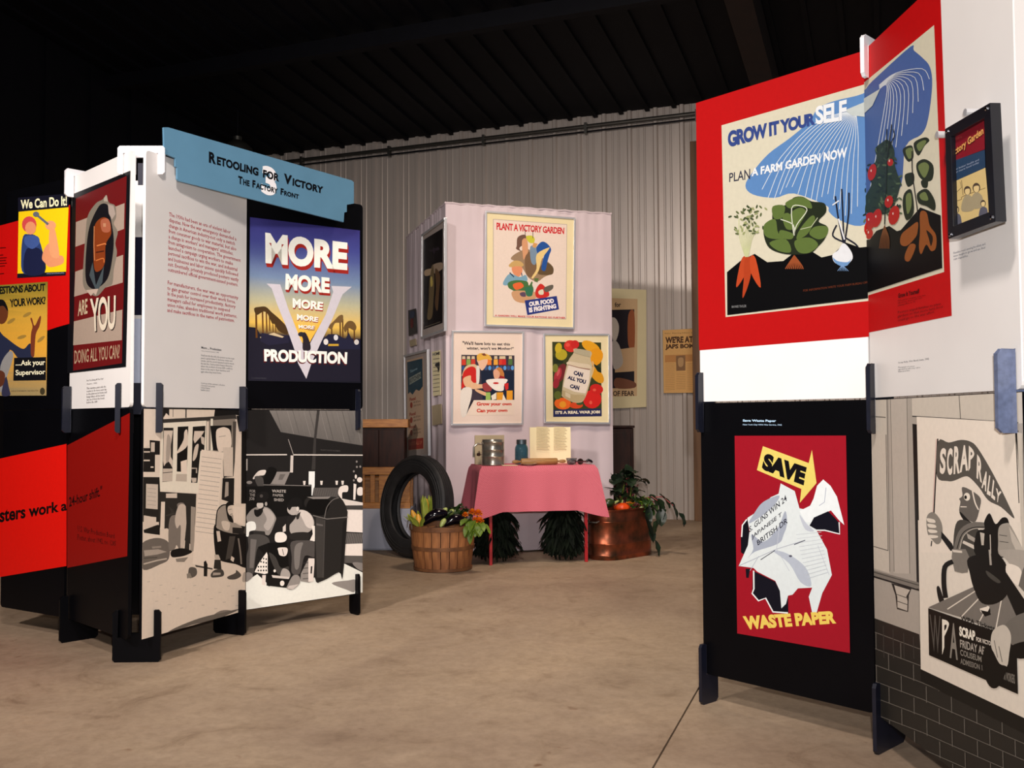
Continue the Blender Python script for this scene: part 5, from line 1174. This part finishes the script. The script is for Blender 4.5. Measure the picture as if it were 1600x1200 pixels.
# open booklet standing on the table
q0 = tp(828, 720, .34); q1 = tp(892, 720, .34); qm = (q0+q1)/2 + tv*.015; hh = 58*k
bk = empty('open_booklet', (q0+q1)/2, 'open cream booklet with two columns of print standing on the table', 'booklet')
MB().obox(q0, qm-q0, tv*.004, Vector((0,.02,hh))).build('page', M['paper'], bk); MB().obox(qm, q1-qm, tv*.004, Vector((0,.02,hh))).build('page', M['paper'], bk)
bp = Plane((q0.x, q0.y), (q1.x, q1.y)); a = Art(bp, .9, base=.004)
for sd_ in (0, 1):
    x0 = 838 + sd_*27
    for j in range(15):
        w_ = 17 + (j*7 % 5); a.l((206,190,150), .9, [(x0, 667+j*2.5), (x0+w_, 667.2+j*2.5)])
b_ = a.build('print', bk); 
# shear the print so it lies on the slightly reclined pages
me = b_.data; base_z = (worldloc(b_)).z
for v in me.vertices: v.co.y += (v.co.z + base_z - q0.z) * (.02/hh)
# rolling pin, dish, small glass dish, hand beater, paper
c0_ = tp(814, 712, .10); c1_ = tp(856, 712, .10); zc = Vector((0,0,.028)); ax = (c1_-c0_)
rp = empty('rolling_pin', (c0_+c1_)/2, 'turned wooden rolling pin lying on the pink table', 'rolling pin')
L_ = ax.length*1.35; d_ = ax.normalized(); s0 = c0_ + Vector((0,0,.0265))
MB().lathe([(.022,0),(.026,.006),(.026,L_-.006),(.022,L_)], s0, 24, axis=d_).build('roller', M['wood'], rp, smooth=True)
for o_, s_ in ((s0, -1), (s0 + d_*L_, 1)):
    MB().lathe([(.006,0),(.008,.012),(.013,.03),(.014,.05),(.010,.068),(0,.072)], o_, 14, axis=d_*s_).build('handle', M['wood'], rp, smooth=True)
c = tp(826, 720, .045); MB().lathe([(.03,0),(.062,.012),(.066,.016),(.06,.014),(.03,.005),(0,.005)], c, 28).build('shallow_dish', M['card'], smooth=True, label='shallow pinkish dish in front of the rolling pin', cat='dish')
c = tp(893, 720, .10); MB().lathe([(.026,0),(.034,.004),(.042,.04),(.045,.05),(.041,.048),(.03,.008),(0,.006)], c, 24).build('glass_bowl', M['clearglass'], smooth=True, label='small clear glass bowl right of the rolling pin', cat='bowl')
c = tp(903, 720, .05); eb = empty('hand_beater', c, 'metal hand beater lying at the right end of the table', 'beater')
zz = Vector((0,0,.024)); dr = tu
MB().tube([c + zz - dr*.015, c + zz + dr*.07], .006, 8).build('shaft', M['chrome'], eb, smooth=True)
MB().lathe([(.021,-.004),(.024,-.003),(.024,.003),(.021,.004),(.018,.002),(.004,.002),(.004,-.002),(.018,-.002),(.021,-.004)], c + zz + dr*.02, 24, axis=tv, cap=False).build('gear', M['darkwood'], eb, smooth=True)
for k_ in range(4):
    an = math.pi*k_/4 + .3; o1 = Vector((0,0,1))*math.cos(an) + tv*math.sin(an)
    MB().tube([c + zz - dr*.015 + (-dr*(.035*(1-math.cos(t*math.pi/8))) + o1*(.020*math.sin(t*math.pi/8))) for t in range(0, 17)], .0022, 5).build('beater_loop', M['chrome'], eb, smooth=True)
MB().tube([c + zz + dr*.07, c + zz + dr*.085 + Vector((0,0,.012)), c + zz + dr*.105 + Vector((0,0,.004)), c + zz + dr*.12 - Vector((0,0,.008))], [.009,.011,.010,.007], 10).build('handle', M['blackframe'], eb, smooth=True)
c = tp(796, 722, .06); MB().obox(c - tu*.06 - tv*.03, tu*.12, tv*.07, Vector((0,0,.003))).build('paper_slip', M['paper'], label='small white paper slip lying right of the sifter', cat='paper')

# ------------------------------------------------------------------ tyre
tn = Vector((-.70, -.70, 0)).normalized(); tc_ = at(650, 788, 8.02); Ro, Ri, wd = .415, .272, .072
tilt = math.radians(7); th_ = Vector((tn.y*-1, tn.x, 0)); axn = (tn*math.cos(tilt) + Vector((0,0,math.sin(tilt)))).normalized()
cy = Vector((tc_.x, tc_.y, Ro*math.cos(tilt) + wd*.62*math.sin(tilt) + .001)); prof = []
for u_, r_ in ((.62,.0),(.80,.03),(.98,.28),(1.0,.5),(.95,.78),(.80,.93),(.62,.985),(.3,1.0),(0,1.0)):
    prof.append((Ri + (Ro-Ri)*r_, u_*wd))
full = prof + [(r, -a_) for r, a_ in reversed(prof[:-1])]
inner = [(Ri + .012, -.4*wd), (Ri+.06, -.78*wd), (Ri+.11, -.62*wd), (Ri+.125, 0), (Ri+.11, .62*wd), (Ri+.06, .78*wd), (Ri+.012, .4*wd)]
loop = full + inner + [full[0]]
mb = MB(); mb.lathe(loop, cy, 72, axis=axn, cap=False)
ty = mb.build('tyre', M['rubber'], smooth=True, label='upright black rubber tyre leaning near the left corner of the tower', cat='tyre')
mb = MB()
e1 = axn.cross(Vector((0,0,1))).normalized(); e2 = axn.cross(e1)
for r_ in (.34, .36, .385): mb.lathe([(r_-.003, wd*.985), (r_, wd*1.03), (r_+.003, wd*.985)], cy, 72, axis=axn, cap=False)
mb.build('sidewall_ring', M['rubber'], ty, smooth=True, org=ty.location)
mb = MB()
for g_ in (-.034, -.012, .012, .034): mb.lathe([(Ro-.001, g_-.008), (Ro+.004, g_-.007), (Ro+.004, g_+.007), (Ro-.001, g_+.008)], cy, 72, axis=axn, cap=False)
mb.build('tread_rib', M['rubber'], ty, smooth=True, org=ty.location)

# ------------------------------------------------------------------ bushel basket and its vegetables
bc = at(692, 860, 7.40); bc = Vector((bc.x, bc.y, 0)); rb, rt, hb = .213, .247, .335
bsk = empty('bushel_basket', bc, 'round wooden bushel basket full of vegetables in front of the tyre', 'basket')
NS = 22; s0 = None
for i in range(NS):
    a0 = 2*math.pi*i/NS; wa = 2*math.pi/NS*.46; vs = []
    for z, r in ((.006, rb), (hb*.5, (rb+rt)/2+.004), (hb, rt)):
        for da in (-wa, 0, wa):
            for rr in (r, r-.005): vs.append(Vector((math.cos(da)*rr, math.sin(da)*rr, z)))
    if s0 is None:
        fs = []
        for j in range(2):
            for k_ in range(2):
                A = j*6 + k_*2; fs += [(A, A+2, A+8, A+6), (A+1, A+7, A+9, A+3)]
            fs += [(j*6, j*6+6, j*6+7, j*6+1), (j*6+4, j*6+5, j*6+11, j*6+10)]
        fs += [(0,1,3,2),(2,3,5,4),(12,14,15,13),(14,16,17,15)]
        s0 = MB().add([v + bc for v in vs], fs).build('stave', M['stave'], bsk, org=bc)
    else:
        c = s0.copy(); COL.objects.link(c)
        c.rotation_euler = (0, 0, a0)
for z, hgt, ex in ((hb-.035, .036, .008), (hb*.47, .028, .008), (.004, .022, .007)):
    r0 = rb + (rt-rb)*z/hb + .0012; r1 = rb + (rt-rb)*(z+hgt)/hb + .0012
    MB().lathe([(r0, z), (r0+ex, z), (r1+ex, z+hgt), (r1, z+hgt), (r0, z)], bc, 48, cap=False).build('hoop', M['hoop'], bsk, smooth=False)
for z_, m_ in ((hb-.035, 0), ):
    MB().lathe([(rt-.0065, hb-.034), (rt-.0105, hb-.034), (rt-.0105, hb+.002), (rt-.0065, hb+.002), (rt-.0065, hb-.034)], bc, 48, cap=False).build('hoop', M['hoop'], bsk)
MB().lathe([(0,.008),(rb-.008,.008),(rb-.008,.014),(0,.014)], bc, 32).build('base_board', M['stave'], bsk)
for s_ in (-1, 1):
    aa = math.radians(200) if s_ < 0 else math.radians(20); cc = bc + Vector((math.cos(aa)*(rt+.012), math.sin(aa)*(rt+.012), hb-.02)); tt_ = Vector((-math.sin(aa), math.cos(aa), 0))
    MB().tube([cc - tt_*.07, cc - tt_*.055 + Vector((0,0,.05)), cc + Vector((0,0,.07)), cc + tt_*.055 + Vector((0,0,.05)), cc + tt_*.07], .003, 6).build('wire_handle', M['tin'], bsk, smooth=True)
MB().lathe([(rb*.9,.10),(rt-.016, hb-.055),(rt*.5, hb-.03),(0, hb-.02)], bc, 32).build('packing_straw', M['soil'], bsk, smooth=True)
def pod(name, a_, b_, r0, m, label, cat, group=None, bend=.15, tip=.35, seg=14, stem=None, n=14):
    a_, b_ = Vector(a_), Vector(b_); d = b_-a_; up = Vector((0,0,1)); s_ = d.cross(up); s_ = s_.normalized() if s_.length > 1e-4 else Vector((1,0,0)); bd = s_.cross(d).normalized()
    pts = []; rs = []
    for i in range(seg+1):
        t = i/seg; pts.append(a_ + d*t + bd*math.sin(t*math.pi)*bend*d.length); rs.append(max(.0015, r0*(math.sin(math.pi*min(1, .06+t*.94))**.55)*(1 - tip*(1-t))))
    root = empty(name, (a_+b_)/2, label, cat, group)
    MB().tube(pts, rs, n).build('fruit', m, root, smooth=True)
    if stem: MB().tube([pts[-1]-d.normalized()*.01, pts[-1] + d.normalized()*.03 + Vector((0,0,.008))], [r0*.28, r0*.18], 7).build('stem', M[stem], root, smooth=True)
    return root
rim = Vector((bc.x, bc.y, hb))
def R3(x, y, z): return rim + Vector((x, y, z))
pod('aubergine', R3(-.14, -.13, .015), R3(.05, -.09, .09), .052, M['egg'], 'large glossy dark aubergine across the front of the bushel basket', 'aubergine', stem='zuc')
pod('aubergine', R3(.02, -.15, .01), R3(.19, -.08, .035), .045, M['egg'], 'smaller dark aubergine at the right front of the bushel basket', 'aubergine', stem='zuc')
pod('squash', R3(-.02, .02, .04), R3(.16, .03, .07), .042, M['zuc'], 'dark green squash lying at the middle of the bushel basket', 'squash', stem='pale')
pod('squash', R3(-.12, .10, .02), R3(.06, .14, .05), .045, M['zuc'], 'dark green squash at the back of the bushel basket', 'squash', stem='pale')
pod('gourd', R3(-.005, -.185, .0), R3(.03, -.15, .06), .024, M['pale'], 'small pale green gourd at the basket front rim', 'gourd', bend=0)
pod('gourd', R3(-.01, -.02, .085), R3(.035, -.01, .125), .022, M['pale'], 'small pale gourd on top, left of its pale neighbour', 'gourd', bend=0)
pod('gourd', R3(.055, -.04, .075), R3(.085, -.05, .12), .024, M['pale'], 'small pale gourd on top, right of its pale neighbour', 'gourd', bend=0)
for i, (x, y, dx, dz, ln_, lb) in enumerate(((-.12, -.03, -.01, 1, .19, 'tall green-husked ear of corn standing at the left of the basket'), (-.19, -.05, -.35, 1, .13, 'leaning ear of corn at the left edge of the basket'), (-.165, -.13, -.1, .8, .10, 'short open ear of corn low at the basket left rim'))):
    a_ = R3(x, y, 0 if i else .02); d = Vector((dx, -.05, dz)).normalized(); root = empty('corn_ear', a_, lb, 'corn', 'ears of corn in the bushel basket')
    MB().lathe([(.010,0),(.024,.02),(.026,ln_*.4),(.020,ln_*.7),(.008,ln_*.92),(0,ln_*.95)], a_, 14, axis=d).build('cob', M['kernel'], root, smooth=True)
    for k_ in range(6 if i == 0 else 5):
        an = k_*1.15 + i; sd_ = Vector((math.cos(an), math.sin(an), 0))
        MB().leaf(a_ + sd_*.017, d + sd_*(.12 if i == 0 else .45), ln_*(1.08 if i == 0 else .9), .045, .1 if i == 0 else .6, side=sd_.cross(d), fold=-.35).build('husk_leaf', M['husk'], root, smooth=True)
def flower(p, r, lb, m=M['orange'], grp='marigolds beside the bushel basket'):
    root = empty('marigold', p, lb, 'flower', grp)
    mb = MB()
    for k_ in range(40):
        an = k_*2.4; el = -.5 + 2.0*k_/40; d = Vector((math.cos(an)*math.cos(el), math.sin(an)*math.cos(el), math.sin(el)))
        mb.leaf(p + d*r*.35, d + Vector((0,-.15,.2)), r*.75, r*.75, .5, fold=.35, n=3)
    mb.build('petals', m, root, smooth=True)
    MB().tube([p, p + Vector((-.02, .02, -.06))], .004, 5).build('stem', M['leaf'], root)
for px, py, Y, r, lb in ((727,805,7.18,.024,'leftmost orange marigold on the basket rim'),(738,801,7.2,.03,'orange marigold second from left above the basket rim'),(747,803,7.2,.034,'large orange marigold beneath the tablecloth corner'),(749,815,7.16,.036,'lowest orange marigold right of the basket'),(742,812,7.15,.02,'small orange marigold between the larger ones')):
    flower(at(px, py, Y), r, lb)
def bunch(name, label, cat, mtl, origin, specs, group=None, stemm='leaf', stuff=False):
    root = empty(name, origin, label, cat, group); mb = MB()
    for sp in specs:
        if stuff: mb.leaf(*sp[:4], droop=sp[4], n=sp[5] if len(sp) > 5 else 4, fold=sp[6] if len(sp) > 6 else .2, wavy=.004)
        else: MB().leaf(*sp[:4], droop=sp[4], n=6, fold=sp[6] if len(sp) > 6 else .25, wavy=.006).build('leaf', mtl, root, smooth=True)
    if stuff: mb.build('foliage', mtl, root, smooth=True, kind='stuff')
    return root
rnd_ = random.Random(3)
U = rnd_.uniform
bunch('leafy_greens', 'tuft of green leaves at the back of the bushel basket', 'vegetables', M['leaf'], R3(.09, .03, .05),
      [(R3(.02+U(0,.16), U(-.06,.1), .045+U(0,.05)), (U(-.5,.8), U(-.8,.3), U(.2,.9)), U(.07,.12), U(.035,.055), U(.5,1.4)) for _ in range(16)])
lp = at(740, 818, 7.12)
bunch('lettuce', 'bright green leaves hanging over the right rim of the basket', 'vegetables', M['lime'], lp,
      [(lp + Vector((U(-.03,.05), U(-.01,.05), U(-.02,.02))), (U(-.3,.5), U(-.8,-.1), U(-.4,.2)), U(.08,.17), U(.035,.055), U(1.5,2.8)) for _ in range(22)])
# ------------------------------------------------------------------ dark greens hanging below the table
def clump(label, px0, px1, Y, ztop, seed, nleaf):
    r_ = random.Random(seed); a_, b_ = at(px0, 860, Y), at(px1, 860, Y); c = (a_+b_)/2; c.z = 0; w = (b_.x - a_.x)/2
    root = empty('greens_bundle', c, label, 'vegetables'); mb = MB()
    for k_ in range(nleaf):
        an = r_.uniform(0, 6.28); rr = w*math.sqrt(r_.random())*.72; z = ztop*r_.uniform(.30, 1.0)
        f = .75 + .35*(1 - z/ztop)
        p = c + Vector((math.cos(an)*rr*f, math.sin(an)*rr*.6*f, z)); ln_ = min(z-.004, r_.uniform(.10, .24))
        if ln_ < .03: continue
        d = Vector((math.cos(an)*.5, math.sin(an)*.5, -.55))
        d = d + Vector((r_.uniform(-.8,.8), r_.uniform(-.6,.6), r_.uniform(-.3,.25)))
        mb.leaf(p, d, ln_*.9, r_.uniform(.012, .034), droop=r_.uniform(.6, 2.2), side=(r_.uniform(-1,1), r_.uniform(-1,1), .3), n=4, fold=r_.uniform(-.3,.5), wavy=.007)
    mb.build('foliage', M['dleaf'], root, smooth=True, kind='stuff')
    mb = MB()
    for k_ in range(9):
        an = k_*.7; mb.tube([c + Vector((math.cos(an)*.05, math.sin(an)*.04, ztop*.98)), c + Vector((math.cos(an)*w*.4, math.sin(an)*w*.3, ztop*.5)), c + Vector((math.cos(an)*w*.5, math.sin(an)*w*.3, .01))], .006, 6)
    mb.build('stalk', M['dleaf'], root, smooth=True, kind='stuff')
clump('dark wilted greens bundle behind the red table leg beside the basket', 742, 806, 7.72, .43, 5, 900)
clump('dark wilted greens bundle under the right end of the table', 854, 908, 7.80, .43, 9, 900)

# ------------------------------------------------------------------ copper boiler with garden produce
ba = at(948, 870, 7.92); bb_ = at(990, 870, 8.16); ba.z = bb_.z = 0
bd = (bb_-ba).normalized(); br = .150; bh = at(940, 796, 7.85).z
LB = .34; side = Vector((-bd.y, bd.x, 0)); bb_ = ba + bd*LB
bo = empty('copper_boiler', (ba+bb_)/2, 'old oval copper boiler full of vegetables right of the table', 'boiler')
def oval(r, n=18):
    out = []
    for i in range(n+1): an = -math.pi/2 + math.pi*i/n; out.append(bb_ + bd*math.cos(an)*r + side*math.sin(an)*r)
    for i in range(n+1): an = math.pi/2 + math.pi*i/n; out.append(ba + bd*math.cos(an)*r + side*math.sin(an)*r)
    return out
def ovalshell(prof, name, m, close=True):
    vs = []; n = None
    for r, z in prof: o_ = oval(r); n = len(o_); vs += [p + Vector((0,0,z)) for p in o_]
    fs = [(j*n+i, j*n+(i+1)%n, (j+1)*n+(i+1)%n, (j+1)*n+i) for j in range(len(prof)-1) for i in range(n)]
    if close: fs.append(tuple(reversed(range(n))))
    return MB().add(vs, fs).build(name, m, bo, smooth=True)
ovalshell([(br*.97,0),(br,.006),(br,.03),(br+.003,.034),(br,.038),(br,bh*.30),(br+.005,bh*.315),(br,bh*.33),(br,bh*.74),(br+.005,bh*.755),(br,bh*.77),(br,bh-.014),(br+.007,bh-.010),(br+.007,bh-.002),(br,bh),(br-.006,bh-.004),(br-.006,.01)], 'body', M['copper'])
ovalshell([(br-.008,bh-.09),(.03,bh-.04)], 'packing_straw', M['soil'], close=False)
vs = [p + Vector((0,0,bh-.06)) for p in oval(br-.0085)]; MB().add(vs, [tuple(range(len(vs)))]).build('packing_straw', M['soil'], bo)
hp_ = bb_ + bd*(br+.004); 
for c, s_ in ((ba - bd*br, -1), (bb_ + bd*br, 1)):
    MB().tube([c + side*-.05 + Vector((0,0,bh*.78)), c + bd*s_*.03 - side*.05 + Vector((0,0,bh*.76)), c + bd*s_*.03 + side*.05 + Vector((0,0,bh*.76)), c + side*.05 + Vector((0,0,bh*.78))], .006, 8).build('handle', M['tin'], bo, smooth=True)
bt = (ba+bb_)/2 + Vector((0,0,bh))
g = at(972, 793, 7.98); pk = empty('pumpkin', g, 'small bright orange pumpkin on top of the copper boiler', 'pumpkin')
mb = MB(); nv = 30; vs = []
for j in range(11):
    ph = math.pi*j/10
    for i in range(nv):
        an = 2*math.pi*i/nv; r = .058*math.sin(ph)*(1 + .05*math.cos(an*8)); vs.append(g + Vector((math.cos(an)*r*1.15, math.sin(an)*r, .04*math.cos(ph))))
mb.add(vs, [(j*nv+i, (j+1)*nv+i, (j+1)*nv+(i+1)%nv, j*nv+(i+1)%nv) for j in range(10) for i in range(nv)]).build('fruit', M['pumpkin'], pk, smooth=True)
MB().tube([g + Vector((0,0,.036)), g + Vector((.006,0,.062))], [.008,.005], 6).build('stem', M['pale'], pk, smooth=True)
p = at(985, 785, 8.02); pod('carrot', p - Vector((.035,0,0)), p + Vector((.04,0,0)), .014, M['orange'], 'small orange carrot lying right of the pumpkin', 'carrot', bend=0, stem='leaf')
p = at(952, 790, 7.92); pod('squash', p - Vector((.06,.0,.015)), p + Vector((.05,.02,.02)), .045, M['zuc'], 'dark green squash left of the pumpkin in the boiler', 'squash', stem='pale')
p = at(1003, 795, 8.10); pod('gourd', p - Vector((.04,0,.02)), p + Vector((.02,-.02,.03)), .030, M['pale'], 'small pale gourd near the right rim of the boiler', 'gourd', bend=0)
rc = random.Random(11); V = rc.uniform
cp = at(980, 790, 8.1); ch = empty('swiss_chard', cp, 'tall dark leafy chard plant rising from the copper boiler', 'vegetables')
for k_ in range(9):
    tx = at(955 + k_*6.5 + V(-4,4), 745 + abs(k_-4)*5 + V(-8,10), 8.1 + V(-.06,.06)); st = cp + Vector((V(-.05,.05), V(-.03,.03), -.04))
    MB().tube([st, (st+tx)/2 + Vector((V(-.01,.01), 0, 0)), tx - (tx-st)*.08], [.007,.006,.004], 6).build('stem', M['stem'] if k_ % 3 == 1 else M['lime'], ch, smooth=True)
for k_ in range(40):
    b_ = at(953 + V(0,44), 740 + V(0,34), 8.08 + V(-.08,.08)); d = Vector((V(-.7,.7), V(-.8,.2), V(-.2,.8)))
    MB().leaf(b_, d, V(.08,.14), V(.07,.115), droop=V(.8,1.8), n=6, fold=.2, wavy=.012).build('leaf', M['chard'], ch, smooth=True)
p_ = at(950, 757, 8.0); MB().leaf(at(968, 768, 8.0), (-1, -.1, .35), .14, .04, droop=.2, n=5, fold=.4).build('leaf', M['chard'], ch, smooth=True)
bt_ = empty('beet_greens', at(1005, 790, 8.1), 'wilted beet greens drooping over the right side of the boiler', 'vegetables')
for q, wl in (((990,792,1012,778,1035,776,1052,790,1064,806), (.05,.075)), ((995,795,1010,782,1028,785,1037,800,1030,815), (.06,.09)), ((1000,795,1008,788,1014,800,1018,830,1026,850), (.03,.05)), ((985,795,1000,780,1018,776,1030,784,1034,800), (.05,.07))):
    pts = [at(q[i], q[i+1], 8.08 - .01*i) for i in range(0, len(q), 2)]
    MB().tube(pts[:4], [.006,.006,.005,.004], 6).build('stem', M['stem'], bt_, smooth=True)
    for s_ in range(3):
        b_ = pts[min(4, 2+s_)] if s_ < 3 else pts[-1]; d = (pts[min(4, 3+s_)] - pts[min(3, 2+s_)]); 
        MB().leaf(b_ - d*.3, d + Vector((V(-.02,.02), V(-.03,.0), V(-.02,.01))), V(.11,.16), V(*wl)*1.35, droop=1.0, n=6, fold=.35, wavy=.010).build('leaf', M['chard'], bt_, smooth=True)
for k_ in range(30):
    b_ = at(982 + V(0,36), 786 + V(-8,12), 8.05 + V(-.06,.06)); MB().leaf(b_, (V(-.5,.9), V(-.9,-.1), V(-.2,.6)), V(.07,.12), V(.04,.06), droop=V(1,2.4), n=5, fold=.3, wavy=.008).build('leaf', M['leaf'] if k_ % 4 else M['lime'], bt_, smooth=True)
for k_ in range(3):
    b_ = at(1008 + k_*2, 805 + k_*4, 7.98); MB().leaf(b_, (.2, -.3, -.6), .16, .035, droop=.8, n=6, fold=.3).build('leaf', M['dleaf'], bt_, smooth=True)
# ------------------------------------------------------------------ dark hanging lamp behind the header sign
lc = at(371, 226, 11.0); hl = empty('pendant_lamp', lc, 'dark round pendant lamp under the roof behind the blue sign', 'lamp')
MB().lathe([(.17,-.10),(.175,-.095),(.165,-.04),(.10,.02),(.05,.05),(.05,.09),(0,.09)], lc, 28, cap=False).build('lamp_shade', M['pipe'], hl, smooth=True)
MB().tube([lc + Vector((0,0,.09)), Vector((lc.x, lc.y, WT))], .006, 6).build('cord', M['roof'], hl)
